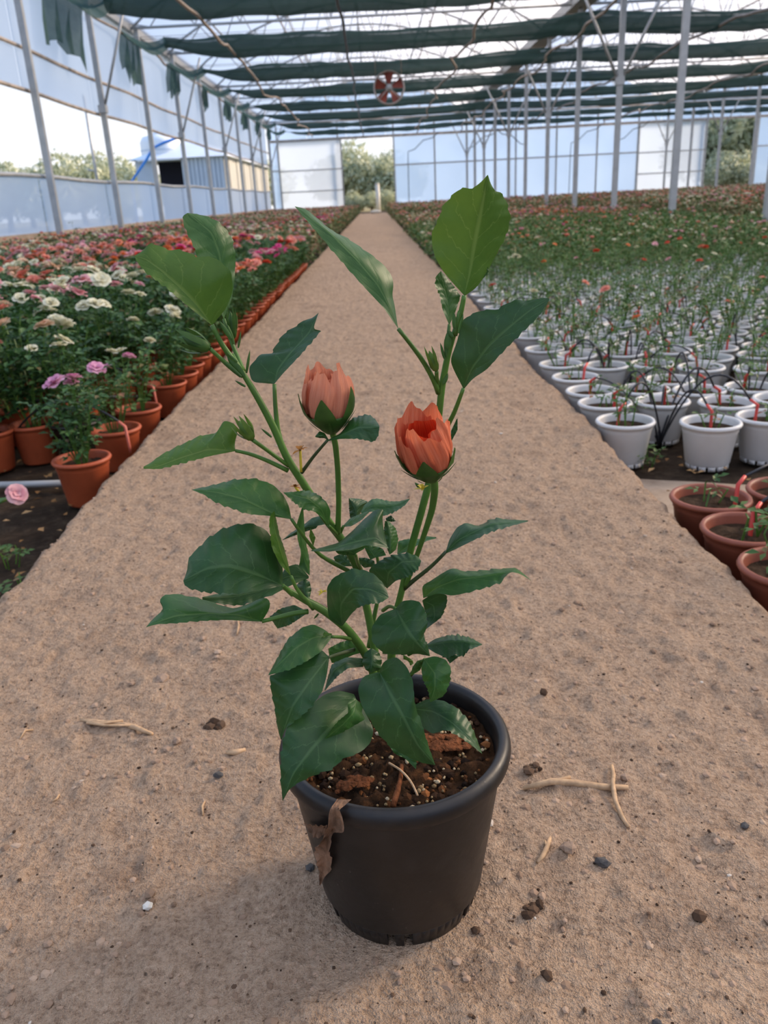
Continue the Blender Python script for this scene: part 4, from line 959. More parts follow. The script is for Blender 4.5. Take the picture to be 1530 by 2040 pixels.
def clod(px, py, rpx, n, label, seed):
    rs = random.Random(seed); p = onz(px, py, 0); r = rpx * np.linalg.norm(p - CAM) / F; m = MB()
    for k in range(n):
        q = rs.uniform(.22, .5) * r; m.add([(a + rs.uniform(-.01, .01) * 0 + ox, b + oy, c + q * .4) for ox, oy in [(rs.uniform(-.7, .7) * r, rs.uniform(-.6, .6) * r)] for a, b, c in rock_pts(rs, q)], ICOF)
    o = m.build('soil_clod', MAT['crumb'], None, False); o.location = (p[0], p[1], pz(p[0], p[1]) + .0005); tag(o, label, 'clod')
clod(428, 1445, 24, 14, 'dark brown crumbly clod beside the split twig', 31)
clod(1060, 1535, 20, 9, 'dark crumbs clustered behind the long straw', 32)
clod(1060, 1810, 22, 12, 'loose dark clod near the foot of the pot', 33)
def twig(name, pts, rpx, mt, label, cat='straw', lift=.003, extra=None, dz=None):
    P = []
    for i, (a, b) in enumerate(pts):
        p = onz(a, b, lift); P.append((p[0], p[1], pz(p[0], p[1]) + lift + (dz[i] if dz else 0)))
    d = np.linalg.norm(np.array(P[0]) - CAM); r = rpx * d / F; e = empty(name, P[0]); m = MB()
    off = P[0]; n = len(P)
    m.tube(P, [r * (1 if 0 < i < n - 1 else .65) for i in range(n)], 7); m.build('stalk', MAT[mt], e, True, off)
    for ex, er in (extra or []):
        Q = []
        for a, b in ex:
            p = onz(a, b, lift); Q.append((p[0], p[1], pz(p[0], p[1]) + lift + .001))
        m = MB(); m.tube(Q, er * d / F, 6); m.build('split_strand', MAT[mt], e, True, off)
    tag(e, label, cat)
twig('twig', [(160, 1428), (200, 1435), (240, 1440), (270, 1452), (304, 1467)], 5, 'straw', 'split pale dry twig lying on the shaded side of the pot', 'twig', .0025, [([(165, 1432), (200, 1441), (245, 1438)], 2.4), ([(172, 1438), (210, 1444), (260, 1450)], 2.2)])
twig('straw', [(1042, 1572), (1100, 1568), (1150, 1566), (1200, 1566), (1252, 1570)], 6.5, 'straw', 'long flattened straw lying level on the path beside the pot', 'straw', .0025, [([(1105, 1564), (1120, 1558), (1136, 1554)], 3.2)])
twig('straw', [(1219, 1524), (1222, 1545), (1220, 1568), (1226, 1600), (1238, 1628), (1252, 1648)], 4.2, 'straw', 'thin curved straw lying across the long flattened one', 'straw', .0025, None, [0, .004, .0075, .003, 0, 0])
twig('straw', [(1096, 1672), (1090, 1690), (1082, 1706), (1070, 1720)], 4.5, 'straw', 'short forked straw stub beside the brown pebble', 'straw', .0025, [([(1088, 1692), (1086, 1680)], 2.2)])
twig('twig', [(452, 1500), (470, 1502), (490, 1497)], 6, 'straw', 'short stubby orange-brown twig left of the lowest leaf', 'twig', .0025)
twig('straw', [(404, 1623), (403, 1608), (408, 1596)], 2.4, 'straw', 'tiny upright curled straw beside a tan pebble', 'straw', .0015)
twig('straw', [(38, 1465), (48, 1448), (64, 1444)], 2.0, 'straw', 'tiny curled straw far from the pot near the bare soil edge', 'straw', .0015)
twig('straw', [(103, 1593), (112, 1588), (117, 1577)], 2.2, 'straw', 'tiny bent straw on the open shaded path', 'straw', .0015)
twig('straw', [(472, 1265), (476, 1250), (474, 1238)], 2.4, 'straw', 'tiny straw under the low folded leaf', 'straw', .0015)

# ------------------------------------------------------------------ the potted hibiscus
PX, PY, PR, PHh = -0.006, 0.630, 0.1075, 0.1825
hib = empty('potted_hibiscus', (PX, PY, 0.0)); OFF = (PX, PY, 0.0)
tag(hib, 'hibiscus with two salmon orange buds in a black plastic nursery pot on the path', 'potted plant')
def pot_r(z): return .0795 + (PR - .009 - .0795) * (z - .02) / (PHh - .024 - .02)
m = MB(); rb = .0795
m.lathe([(.03, .016), (rb - .010, .016), (rb - .003, .0175), (rb, .022), (PR - .0088, PHh - .026), (PR - .0085, PHh - .020), (PR - .004, PHh - .0205), (PR - .001, PHh - .017), (PR, PHh - .011), (PR - .0015, PHh - .005), (PR - .0055, PHh - .0008), (PR - .0095, PHh - .001), (PR - .0125, PHh - .005), (PR - .0135, PHh - .012), (PR - .0175, PHh - .06)], 96)
n = 60                                # castellated foot with drainage slots
for k in range(n):
    if k % 10 in (3, 5): continue
    a0, a1 = 2 * math.pi * k / n, 2 * math.pi * (k + 1.0) / n; V = []
    for r_, z in ((rb - .0105, .0), (rb - .0065, .0), (rb - .001, .024), (rb - .006, .024)):
        for a in (a0, (a0 + a1) / 2, a1): V.append((r_ * math.cos(a), r_ * math.sin(a), z))
    m.add(V, [(i * 3 + j, i * 3 + j + 1, ((i + 1) % 4) * 3 + j + 1, ((i + 1) % 4) * 3 + j) for i in range(4) for j in range(2)] + [(0, 3, 6, 9), (2, 11, 8, 5)])
m.build('pot', MAT['black_pot'], hib)
SZ = PHh - .022
m = MB(); nr_, na = 26, 84; rs_ = PR - .0145; V = [(0, 0, SZ + .004)]
for i in range(1, nr_ + 1):
    r = rs_ * i / nr_
    for k in range(na):
        a = 2 * math.pi * k / na; x, y = r * math.cos(a), r * math.sin(a)
        z = .010 * float(vnoise(np.array(x * 60 + 9), np.array(y * 60 + 3))) + .010 * float(vnoise(np.array(x * 170), np.array(y * 170))) + .006 * float(vnoise(np.array(x * 420), np.array(y * 420)))
        V.append((x, y, SZ + z + .006 * (1 - i / nr_)))
Fc = [(0, 1 + k, 1 + (k + 1) % na) for k in range(na)]
for i in range(nr_ - 1): Fc += [(1 + i * na + k, 1 + (i + 1) * na + k, 1 + (i + 1) * na + (k + 1) % na, 1 + i * na + (k + 1) % na) for k in range(na)]
m.add(V, Fc); soil = m.build('soil', MAT['peat'], hib)
rs = random.Random(12); mp_ = MB(); mk = MB()
for k in range(230):
    a = rs.uniform(0, 6.283); r = rs_ * .95 * math.sqrt(rs.random()); q = .0012 + .0018 * rs.random() ** 2
    mp_.add([(p[0] + r * math.cos(a), p[1] + r * math.sin(a), p[2] + SZ + .004) for p in rock_pts(rs, q, .9)], ICOF)
for k in range(520):
    a = rs.uniform(0, 6.283); r = rs_ * .96 * math.sqrt(rs.random()); q = .0015 + .0045 * rs.random() ** 2.2
    mk.add([(p[0] + r * math.cos(a), p[1] + r * math.sin(a), p[2] + SZ + .002) for p in rock_pts(rs, q, .8)], ICOF)
o = mp_.build('granules', MAT['perlite'], soil, True); o['kind'] = 'stuff'
MAT['peatcrumb'] = varied('peat_crumb', [(0.0, (.012, .007, .005)), (.6, (.05, .025, .013)), (.9, (.16, .062, .022)), (1.0, (.26, .10, .035))], .95, 0, .1)
o = mk.build('peat_crumbs', MAT['peatcrumb'], soil, False); o['kind'] = 'stuff'

ZA = lambda u, v: (250 + u / 2.7818, 330 + v / 2.7818)
ZB = lambda u, v: (560 + u / 2.7818, 330 + v / 2.7818)
ZC = lambda u, v: (270 + u / 2.7818, 900 + v / 2.7818)
ZD = lambda u, v: (600 + u / 3.1875, 940 + v / 3.1875)
ZE = lambda u, v: (500 + u / 2.7321, 1200 + v / 2.7321)
ZF = lambda u, v: (520 + u / 2.8333, 1500 + v / 2.8333)
def resample(P, n, sm=1):
    P = np.array(P, float); d = np.r_[0, np.cumsum(np.linalg.norm(np.diff(P, axis=0), axis=1))]; t = np.linspace(0, d[-1], n)
    Q = np.stack([np.interp(t, d, P[:, k]) for k in range(P.shape[1])], 1)
    for _ in range(sm): Q[1:-1] = .25 * Q[:-2] + .5 * Q[1:-1] + .25 * Q[2:]
    return Q
LEAFN = [0]
def leaf(Z, Lp, Mp, Rp, Yb, Yt, dL=0.0, dR=0.0, bow=0.0, mat='leaf_mid', serr=1.6, name='leaf', petiole=None, prad=.0016, pY=None, depth=None, pm='stem', lab=None, parent=None, ripple=.0012):
    """one blade: left edge, midrib and right edge as traced, bent in depth; Y = metres in front of the camera"""
    LEAFN[0] += 1; sd = LEAFN[0]; n, k = 46, 5
    Lq = resample([Z(*p) for p in Lp], n, 2); Mq = resample([Z(*p) for p in Mp], n, 3); Rq = resample([Z(*p) for p in Rp], n, 2)
    t = np.linspace(0, 1, n); env = np.sin(np.pi * np.clip(t, 0, 1)) ** .7
    for q, sg in ((Lq, 1), (Rq, -1)):           # teeth along the outer half
        d = q - Mq; ln = np.linalg.norm(d, axis=1)[:, None] + 1e-6
        tooth = serr * 1.5 * (np.array([1.25, .55, -.1, -.75])[(np.arange(n) + sd) % 4] + .35 * np.sin(np.arange(n) * .9 + sd)) * np.clip((t - .25) * 3, 0, 1) * env
        q += d / ln * tooth[:, None] * np.clip(ln / 12, 0, 1)
    Ym = Yb + (Yt - Yb) * t + bow * np.sin(np.pi * t)
    cols = []; vs = []
    for j in range(-k, k + 1):
        s = abs(j) / k; E = Lq if j < 0 else Rq; dE = dL if j < 0 else dR
        p = Mq * (1 - s) + E * s
        y = Ym + dE * env * (s ** 1.35) + ripple * s * s * np.sin(t * 26 + sd * 1.7 + (3 if j < 0 else 0)) * env
        if depth is None: cols.append([ony(p[i, 0], p[i, 1], y[i]) for i in range(n)])
        else: cols.append([depth(p[i, 0], p[i, 1], y[i]) for i in range(n)])
        vs.append(j / k)
    A = np.array(cols).transpose(1, 0, 2); V, Fc = gridmesh(A[..., 0], A[..., 1], A[..., 2])
    mb = MB(); mb.add(V, [tuple(f) for f in Fc]); mb.uv = [(t[i], vs[j]) for i in range(n) for j in range(2 * k + 1)]
    o = mb.build(name, MAT[mat], hib if parent is None else parent, True, OFF)
    if lab: o['label'] = lab
    if petiole:
        pts = [tuple(A[0, k])]; zz_ = petiole
        ys_ = np.linspace(Yb, pY if pY else Yb, len(zz_) + 1)[1:]
        for (a, b), y in zip(zz_, ys_): q = Z(a, b); pts.append(tuple(ony(q[0], q[1], y)))
        pts = resample(pts, 10, 2); mb = MB(); mb.tube(pts, list(np.linspace(prad * .8, prad * 1.15, 10)), 8); mb.build('petiole', MAT[pm], o, True, OFF)
    return o
def stem(name, pts, rads, mat='stem', Z=lambda a, b: (a, b), segs=10):
    """pts: (px, py, Y)"""
    P = [np.array(ony(*Z(a, b), y)) for a, b, y in pts]; n = max(12, len(P) * 5)
    Q = resample(P, n, 3); rr = np.interp(np.linspace(0, 1, n), np.linspace(0, 1, len(rads)), rads)
    m = MB(); m.tube(Q, list(rr), segs); return m.build(name, MAT[mat], hib, True, OFF)
sc_ = lambda px: px * .66 / F
# stems
stem('stem', [(760, 1440, .632), (742, 1330, .628), (722, 1292, .622), (690, 1250, .612), (640, 1212, .603), (600, 1192, .598), (566, 1170, .594)], [sc_(10), sc_(10), sc_(9), sc_(9.5), sc_(9), sc_(8), sc_(5)])
stem('stem', [(768, 1440, .640), (752, 1330, .640), (735, 1230, .648), (712, 1130, .650), (682, 1075, .640), (650, 1035, .632), (620, 988, .625), (596, 950, .620), (572, 915, .618), (545, 850, .617), (508, 782, .616), (478, 735, .616), (462, 705, .616)], [sc_(10), sc_(10), sc_(9), sc_(8.5), sc_(8.5), sc_(8.5), sc_(8.5), sc_(9), sc_(8), sc_(7.5), sc_(7), sc_(6), sc_(3.5)])
stem('stem', [(782, 1440, .645), (778, 1330, .652), (786, 1230, .655), (800, 1180, .655), (818, 1095, .652), (838, 1025, .650), (855, 962, .650), (868, 890, .650), (876, 815, .648), (880, 770, .645), (886, 740, .644), (893, 700, .643), (905, 665, .642), (916, 620, .641)], [sc_(9), sc_(9.5), sc_(9.5), sc_(10), sc_(7.5), sc_(7.5), sc_(8), sc_(8), sc_(8), sc_(8), sc_(7), sc_(7), sc_(6), sc_(4)])
stem('peduncle', [(673, 1062, .635), (675, 1000, .625), (673, 935, .617), (668, 880, .612), (660, 855, .610)], [sc_(6), sc_(5.5), sc_(5.5), sc_(5.5), sc_(6)])
stem('peduncle', [(808, 1168, .652), (833, 1100, .640), (850, 1050, .630), (862, 1012, .622), (867, 970, .612), (862, 945, .607)], [sc_(5.5), sc_(5.5), sc_(5.5), sc_(6.5), sc_(7.5), sc_(8)])
stem('side_shoot', [(735, 1290, .655), (745, 1230, .66), (760, 1160, .665), (748, 1090, .66)], [sc_(6), sc_(5), sc_(4), sc_(3)])
stem('side_shoot', [(698, 1140, .648), (665, 1120, .64), (640, 1108, .632)], [sc_(5), sc_(4), sc_(4)])
# --- upper left branch
leaf(ZA, [(480, 885), (360, 790), (230, 680), (110, 590), (60, 530), (50, 500)], [(480, 885), (380, 755), (280, 655), (190, 572), (110, 515), (50, 500)], [(480, 885), (560, 790), (597, 690), (585, 580), (490, 505), (390, 505), (290, 458), (250, 475), (130, 420), (110, 465), (50, 500)], .612, .600, -.006, .014, -.004, 'leaf_new', 1.2, petiole=[(520, 970), (590, 1070), (640, 1140)], pY=.616, prad=.0022)
leaf(ZA, [(545, 850), (480, 700), (400, 500), (370, 430), (322, 330), (315, 275), (345, 262)], [(545, 850), (535, 650), (525, 490), (480, 370), (345, 262)], [(545, 850), (590, 740), (607, 600), (610, 490), (590, 400), (540, 330), (470, 285), (395, 268), (345, 262)], .640, .650, -.012, .012, .006, 'leaf_mid', 1.2, petiole=[(580, 960), (620, 1060), (655, 1140)], pY=.618)
leaf(ZA, [(825, 1210), (700, 1200), (680, 1120), (757, 1035), (800, 1060), (870, 935), (920, 905), (960, 880), (985, 855), (1030, 850), (1070, 815)], [(825, 1210), (845, 1130), (930, 1020), (1020, 925), (1070, 816)], [(825, 1210), (870, 1155), (960, 1060), (1085, 915), (1040, 905), (1055, 860), (1070, 817)], .628, .655, .012, -.010, 0, 'leaf_old', 1.4, petiole=[(830, 1340), (845, 1480), (870, 1560)], pY=.617, prad=.0019)
leaf(ZA, [(610, 1582), (480, 1607), (350, 1640), (190, 1682), (100, 1680)], [(610, 1580), (450, 1575), (300, 1622), (180, 1668), (100, 1675)], [(610, 1578), (603, 1540), (625, 1470), (610, 1432), (560, 1413), (535, 1412), (530, 1455), (490, 1490), (430, 1490), (380, 1512), (280, 1560), (200, 1600), (150, 1640), (100, 1668)], .606, .580, -.004, .020, 0, 'leaf_new', 1.3, petiole=[(690, 1595), (800, 1640), (900, 1690)], pY=.618, prad=.0017)
leaf(ZB, [(255, 1522), (330, 1482), (385, 1405), (440, 1385), (490, 1378), (535, 1420), (545, 1445)], [(255, 1524), (340, 1490), (430, 1450), (545, 1448)], [(250, 1528), (330, 1514), (430, 1514), (515, 1532), (540, 1495), (545, 1450)], .590, .580, .022, -.006, 0, 'leaf_old', 1.0, petiole=[(180, 1610), (115, 1700)], pY=.618, prad=.0014, pm='stem_dark')
leaf(ZB, [(262, 1524), (240, 1510), (215, 1510), (190, 1505)], [(262, 1520), (230, 1495), (190, 1503)], [(262, 1515), (240, 1480), (212, 1472), (188, 1500)], .592, .585, .002, .01, 0, 'leaf_old', .3)
# --- left middle
leaf(ZC, [(865, 375), (850, 300), (820, 238), (760, 180), (660, 147), (540, 155), (450, 180), (310, 210)], [(865, 375), (740, 335), (590, 262), (450, 225), (310, 210)], [(865, 375), (760, 357), (620, 345), (440, 280), (390, 243), (310, 210)], .600, .585, .018, -.006, -.006, 'leaf_mid', 1.2, petiole=[(930, 470), (1010, 570), (1100, 620), (1180, 660)], pY=.650, prad=.0017)
leaf(ZC, [(1072, 410), (1082, 330), (1060, 280), (1010, 235), (950, 213), (890, 220), (820, 225)], [(1070, 410), (1030, 320), (960, 262), (820, 226)], [(1068, 412), (1030, 362), (990, 330), (930, 320), (880, 282), (820, 228)], .618, .600, .012, -.006, -.008, 'leaf_mid', 1.0, petiole=[(1100, 440), (1120, 460)], pY=.636)
leaf(ZC, [(815, 740), (818, 640), (765, 500), (742, 450), (690, 410), (610, 395), (530, 410), (440, 450), (380, 495), (368, 522), (300, 570), (290, 622), (282, 680), (265, 713)], [(815, 740), (660, 678), (520, 635), (400, 645), (265, 714)], [(815, 742), (700, 768), (560, 786), (400, 780), (320, 765), (272, 745), (265, 716)], .588, .560, .030, -.008, -.010, 'leaf_old', 1.6, petiole=[(835, 760), (870, 790)], pY=.596, prad=.002)
leaf(ZC, [(862, 690), (800, 625), (755, 530), (740, 400), (745, 355), (770, 325)], [(862, 690), (815, 580), (785, 480), (765, 400), (770, 325)], [(862, 690), (842, 600), (820, 520), (800, 470), (785, 400), (770, 325)], .588, .590, -.006, .014, -.004, 'leaf_new', .6, petiole=[(890, 760), (950, 830), (985, 870)], pY=.600, prad=.0017)
leaf(ZC, [(700, 940), (745, 870), (752, 825), (720, 800), (620, 845), (540, 872), (400, 825), (300, 800), (200, 785), (145, 800), (120, 832), (165, 852), (140, 890), (80, 940), (60, 970)], [(700, 940), (560, 905), (400, 895), (230, 910), (120, 945), (60, 970)], [(700, 942), (500, 932), (350, 938), (200, 952), (120, 955), (60, 972)], .586, .548, .026, -.003, -.004, 'leaf_mid', .8, petiole=[(800, 915), (880, 893), (955, 885)], pY=.600, prad=.0021)
leaf(ZC, [(960, 690), (900, 618), (830, 640), (790, 720), (560, 765), (370, 805)], [(960, 695), (840, 690), (700, 770), (540, 805), (370, 815)], [(960, 702), (850, 745), (760, 795), (700, 812), (600, 850), (520, 850), (370, 828)], .660, .610, .010, -.006, 0, 'leaf_old', 1.0)
leaf(ZC, [(922, 310), (893, 400), (897, 480), (918, 560), (905, 640), (965, 685)], [(924, 310), (912, 420), (925, 520), (935, 600), (965, 686)], [(930, 310), (936, 420), (948, 520), (965, 600), (966, 688)], .640, .632, -.004, .008, 0, 'leaf_mid', .4)
leaf(ZC, [(962, 828), (905, 785), (885, 745), (915, 715), (940, 705)], [(962, 825), (935, 770), (940, 706)], [(964, 820), (975, 765), (965, 720), (942, 705)], .640, .655, .01, .004, 0, 'leaf_old', .3)
leaf(ZC, [(955, 885), (880, 848), (800, 870), (742, 915), (785, 978)], [(955, 888), (870, 890), (800, 930), (786, 978)], [(955, 893), (900, 930), (850, 962), (786, 980)], .620, .635, .006, -.004, 0, 'leaf_old', .6)
leaf(ZC, [(1000, 425), (950, 440), (880, 465), (815, 490)], [(1010, 410), (950, 415), (880, 450), (815, 488)], [(1060, 400), (1030, 355), (980, 365), (930, 405), (860, 450), (818, 485)], .655, .660, 0, .01, 0, 'leaf_old', .5)
leaf(ZC, [(985, 525), (962, 470), (968, 428)], [(985, 525), (978, 475), (970, 427)], [(985, 525), (998, 475), (972, 426)], .612, .610, .002, .002, 0, 'leaf_new', 0, name='young_leaf')
# --- centre
leaf(ZD, [(548, 470), (525, 380), (515, 290), (528, 232), (470, 240), (400, 300), (330, 370), (240, 450), (65, 497)], [(552, 478), (470, 420), (330, 450), (200, 488), (65, 500)], [(556, 486), (500, 478), (420, 465), (300, 490), (180, 507), (65, 504)], .592, .575, .030, -.008, 0, 'leaf_old', .5)
leaf(ZD, [(345, 530), (280, 530), (235, 522), (218, 505)], [(345, 525), (300, 505), (222, 502)], [(345, 520), (400, 490), (415, 465), (330, 478), (222, 500)], .606, .600, .002, .01, 0, 'leaf_mid', .3, petiole=[(355, 570), (380, 620)], pY=.65)
leaf(ZD, [(560, 525), (532, 450), (525, 370), (532, 312)], [(562, 525), (565, 420), (545, 312)], [(566, 524), (602, 495), (618, 430), (602, 360), (562, 318), (545, 310)], .640, .655, .004, .012, 0, 'leaf_mid', .5)
leaf(ZD, [(350, 302), (310, 292), (304, 230), (302, 168)], [(352, 300), (345, 240), (304, 167)], [(356, 298), (390, 240), (425, 188), (380, 172), (306, 166)], .668, .675, .004, .012, 0, 'leaf_old', .6)
leaf(ZD, [(378, 258), (400, 210), (450, 172), (490, 170), (560, 187), (620, 187), (690, 170)], [(380, 260), (450, 215), (540, 215), (620, 205), (690, 171)], [(382, 264), (450, 252), (530, 280), (600, 252), (660, 212), (690, 173)], .650, .640, .014, -.010, 0, 'leaf_mid', .8)
leaf(ZD, [(268, 340), (310, 295), (380, 265), (432, 248)], [(268, 345), (330, 315), (432, 252)], [(270, 350), (320, 345), (385, 305), (432, 256)], .635, .620, .008, -.006, 0, 'leaf_mid', .4, petiole=[(250, 380), (240, 410)], pY=.64)
leaf(ZD, [(610, 520), (615, 440), (680, 425), (750, 427), (800, 408), (858, 415)], [(610, 522), (690, 462), (770, 435), (858, 418)], [(612, 525), (680, 505), (740, 465), (800, 438), (858, 422)], .690, .685, .008, -.006, 0, 'leaf_mid', .6)
leaf(ZD, [(440, 560), (410, 500), (400, 470), (430, 462)], [(470, 545), (440, 500), (432, 463)], [(540, 530), (520, 490), (480, 470), (434, 462)], .635, .640, .002, .004, 0, 'leaf_mid', .3)
leaf(ZD, [(535, 295), (570, 275), (600, 310)], [(538, 300), (570, 300), (600, 312)], [(540, 310), (570, 318), (598, 314)], .648, .65, .002, 0, 0, 'leaf_old', .2)
leaf(ZD, [(330, 600), (260, 600), (215, 570), (205, 540), (240, 525)], [(330, 600), (280, 565), (242, 525)], [(332, 600), (310, 560), (290, 530), (244, 524)], .672, .68, .002, .002, 0, 'leaf_old', .3)
leaf(ZD, [(470, 600), (400, 610), (370, 580), (365, 550)], [(470, 600), (410, 575), (366, 548)], [(470, 598), (465, 565), (410, 545), (368, 546)], .665, .67, .002, .002, 0, 'leaf_old', .3)
# --- right side
leaf(ZD, [(920, 500), (940, 430), (990, 350), (1050, 320), (1100, 342), (1150, 337), (1200, 300), (1250, 293), (1300, 302), (1440, 308)], [(920, 506), (1000, 430), (1090, 385), (1200, 330), (1310, 322), (1440, 311)], [(920, 518), (980, 492), (1080, 442), (1200, 382), (1320, 347), (1440, 315)], .635, .625, .020, -.012, 0, 'leaf_old', 1.3, petiole=[(830, 600), (700, 700), (655, 742)], pY=.654, prad=.0019, pm='stem_dark')
leaf(ZD, [(775, 800), (765, 720), (810, 700), (900, 640), (970, 605), (1000, 627), (1080, 632), (1200, 620), (1320, 612), (1350, 603), (1400, 635), (1460, 690)], [(775, 800), (870, 728), (1000, 680), (1150, 665), (1300, 638), (1360, 618), (1460, 690)], [(775, 802), (870, 770), (960, 788), (1080, 762), (1180, 732), (1270, 705), (1300, 658), (1325, 638), (1360, 635), (1420, 665), (1460, 691)], .635, .600, .020, -.014, -.008, 'leaf_mid', 1.3)
leaf(ZD, [(768, 815), (785, 880), (795, 940), (795, 995)], [(770, 818), (840, 850), (850, 920), (797, 995)], [(772, 814), (830, 775), (890, 765), (930, 790), (922, 850), (890, 925), (797, 996)], .642, .622, .004, -.004, .006, 'leaf_old', 1.0)
leaf(ZD, [(540, 735), (470, 690), (425, 628), (460, 590), (540, 542), (620, 520), (680, 515), (740, 535), (762, 565)], [(542, 738), (555, 640), (640, 570), (762, 566)], [(545, 742), (600, 692), (690, 662), (745, 615), (762, 568)], .612, .606, .012, -.010, -.004, 'leaf_old', 1.6)
leaf(ZD, [(250, 980), (175, 935), (163, 820), (165, 720), (220, 660), (330, 613), (430, 630), (500, 680), (540, 740), (556, 795)], [(258, 978), (250, 840), (330, 740), (440, 745), (555, 797)], [(266, 975), (320, 900), (360, 862), (420, 840), (500, 834), (555, 800)], .586, .555, .012, -.010, -.012, 'leaf_old', .9)
leaf(ZD, [(600, 868), (500, 905), (445, 990), (450, 1080), (520, 1155), (640, 1162), (740, 1155), (815, 1170)], [(600, 868), (650, 960), (700, 1040), (760, 1110), (816, 1168)], [(602, 865), (640, 820), (700, 813), (755, 825), (795, 900), (802, 980), (775, 1040), (800, 1090), (818, 1165)], .590, .565, .006, .008, -.012, 'leaf_old', 1.2, petiole=[(560, 850), (520, 880)], pY=.63)
leaf(ZD, [(790, 1100), (850, 1060), (930, 1038), (1000, 1035), (1080, 1055), (1150, 1095)], [(790, 1105), (900, 1080), (1020, 1075), (1150, 1096)], [(790, 1112), (850, 1150), (930, 1185), (970, 1160), (1030, 1175), (1060, 1132), (1150, 1098)], .635, .610, .014, -.012, -.004, 'leaf_old', 1.4, petiole=[(740, 1130), (680, 1160)], pY=.645)
# --- lower
leaf(ZE, [(440, 183), (405, 150), (340, 118), (280, 135), (200, 200), (150, 290), (95, 393)], [(440, 187), (340, 190), (240, 250), (160, 330), (95, 395)], [(440, 192), (380, 270), (300, 322), (210, 367), (150, 382), (95, 397)], .590, .555, .018, -.006, -.006, 'leaf_mid', .8, petiole=[(500, 190), (540, 200)], pY=.612)
leaf(ZE, [(420, 293), (380, 250), (330, 290), (200, 360), (100, 400), (110, 480), (130, 580), (145, 690), (162, 745)], [(420, 300), (320, 430), (225, 570), (162, 746)], [(426, 305), (412, 400), (390, 480), (330, 570), (250, 640), (190, 682), (166, 747)], .582, .548, .014, -.004, -.012, 'leaf_old', 1.2, petiole=[(480, 280), (560, 258)], pY=.62, pm='stem_dark')
leaf(ZE, [(440, 170), (390, 160), (340, 165), (298, 187)], [(440, 172), (370, 178), (298, 188)], [(440, 178), (400, 192), (350, 195), (300, 190)], .588, .580, .004, -.002, 0, 'leaf_new', 0, name='young_leaf')
leaf(ZE, [(612, 305), (520, 298), (440, 335), (420, 400), (400, 478)], [(612, 330), (520, 325), (450, 370), (400, 480)], [(612, 352), (530, 357), (470, 402), (402, 482)], .640, .610, .008, -.006, 0, 'leaf_old', .6)
leaf(ZE, [(600, 230), (550, 200), (480, 220), (420, 252)], [(600, 245), (500, 255), (425, 285)], [(600, 275), (560, 285), (500, 312), (440, 332), (425, 290)], .675, .660, .004, .0, 0, 'leaf_mid', .5)
leaf(ZE, [(560, 500), (480, 478), (400, 500), (300, 580), (195, 680), (165, 800), (160, 950), (172, 1082)], [(575, 530), (450, 660), (330, 800), (230, 930), (172, 1082)], [(600, 560), (670, 690), (650, 770), (590, 820), (500, 850), (440, 910), (340, 940), (260, 982), (210, 1012), (172, 1083)], .590, .520, .010, .002, -.016, 'leaf_old', 1.6, lab='lowest broad leaf drooping over the pot rim')
leaf(ZE, [(560, 518), (524, 550), (530, 600), (470, 650), (430, 700), (405, 740)], [(575, 530), (560, 600), (500, 665), (405, 741)], [(612, 560), (602, 600), (625, 635), (560, 672), (490, 712), (406, 743)], .568, .540, -.004, .006, -.004, 'leaf_mid', .6)
leaf(ZE, [(690, 380), (610, 400), (580, 470), (600, 560), (640, 630), (690, 710), (740, 770), (830, 830), (920, 872), (1002, 886)], [(702, 385), (760, 500), (840, 640), (910, 780), (1002, 886)], [(700, 375), (720, 320), (790, 292), (850, 350), (882, 430), (892, 560), (930, 660), (962, 770), (1003, 886)], .575, .545, .006, .008, -.014, 'leaf_old', 1.0)
leaf(ZE, [(650, 252), (618, 275), (605, 330), (625, 368), (650, 382)], [(655, 252), (660, 320), (652, 382)], [(660, 250), (700, 275), (713, 320), (705, 365), (655, 383)], .600, .585, .006, .006, -.004, 'leaf_old', .4)
leaf(ZE, [(735, 755), (780, 822), (840, 852), (896, 906)], [(760, 770), (830, 835), (896, 906)], [(830, 800), (870, 830), (902, 868), (898, 906)], .570, .560, .0, .0, 0, 'leaf_mid', .8)
leaf(ZE, [(888, 560), (960, 525), (1050, 535), (1130, 580), (1190, 650), (1228, 740), (1258, 822)], [(888, 580), (990, 590), (1090, 650), (1190, 740), (1258, 823)], [(890, 600), (930, 680), (990, 717), (1060, 692), (1120, 722), (1180, 762), (1257, 824)], .625, .575, .014, -.006, -.012, 'leaf_old', 1.0, petiole=[(850, 540), (800, 520)], pY=.632)
leaf(ZE, [(940, 312), (926, 360), (935, 420), (965, 480), (975, 542)], [(945, 310), (1000, 390), (1000, 470), (976, 542)], [(948, 305), (1000, 292), (1060, 310), (1090, 360), (1082, 440), (1050, 510), (978, 543)], .600, .580, .004, .006, -.006, 'leaf_mid', .9, petiole=[(900, 350), (870, 395)], pY=.635)
leaf(ZE, [(868, 395), (880, 350), (905, 318), (940, 308)], [(870, 396), (905, 350), (940, 310)], [(874, 398), (920, 370), (940, 325), (942, 310)], .615, .602, .004, 0, 0, 'leaf_mid', .3)
leaf(ZE, [(860, 320), (830, 310), (828, 285)], [(862, 330), (848, 310), (830, 285)], [(866, 345), (885, 335), (880, 315), (832, 285)], .640, .640, 0, .002, 0, 'leaf_new', .2, name='young_leaf')
leaf(ZE, [(1040, 300), (1060, 300), (1080, 330)], [(1045, 290), (1075, 300), (1082, 332)], [(1060, 280), (1110, 285), (1135, 292), (1084, 332)], .640, .636, 0, 0, 0, 'leaf_old', .3)
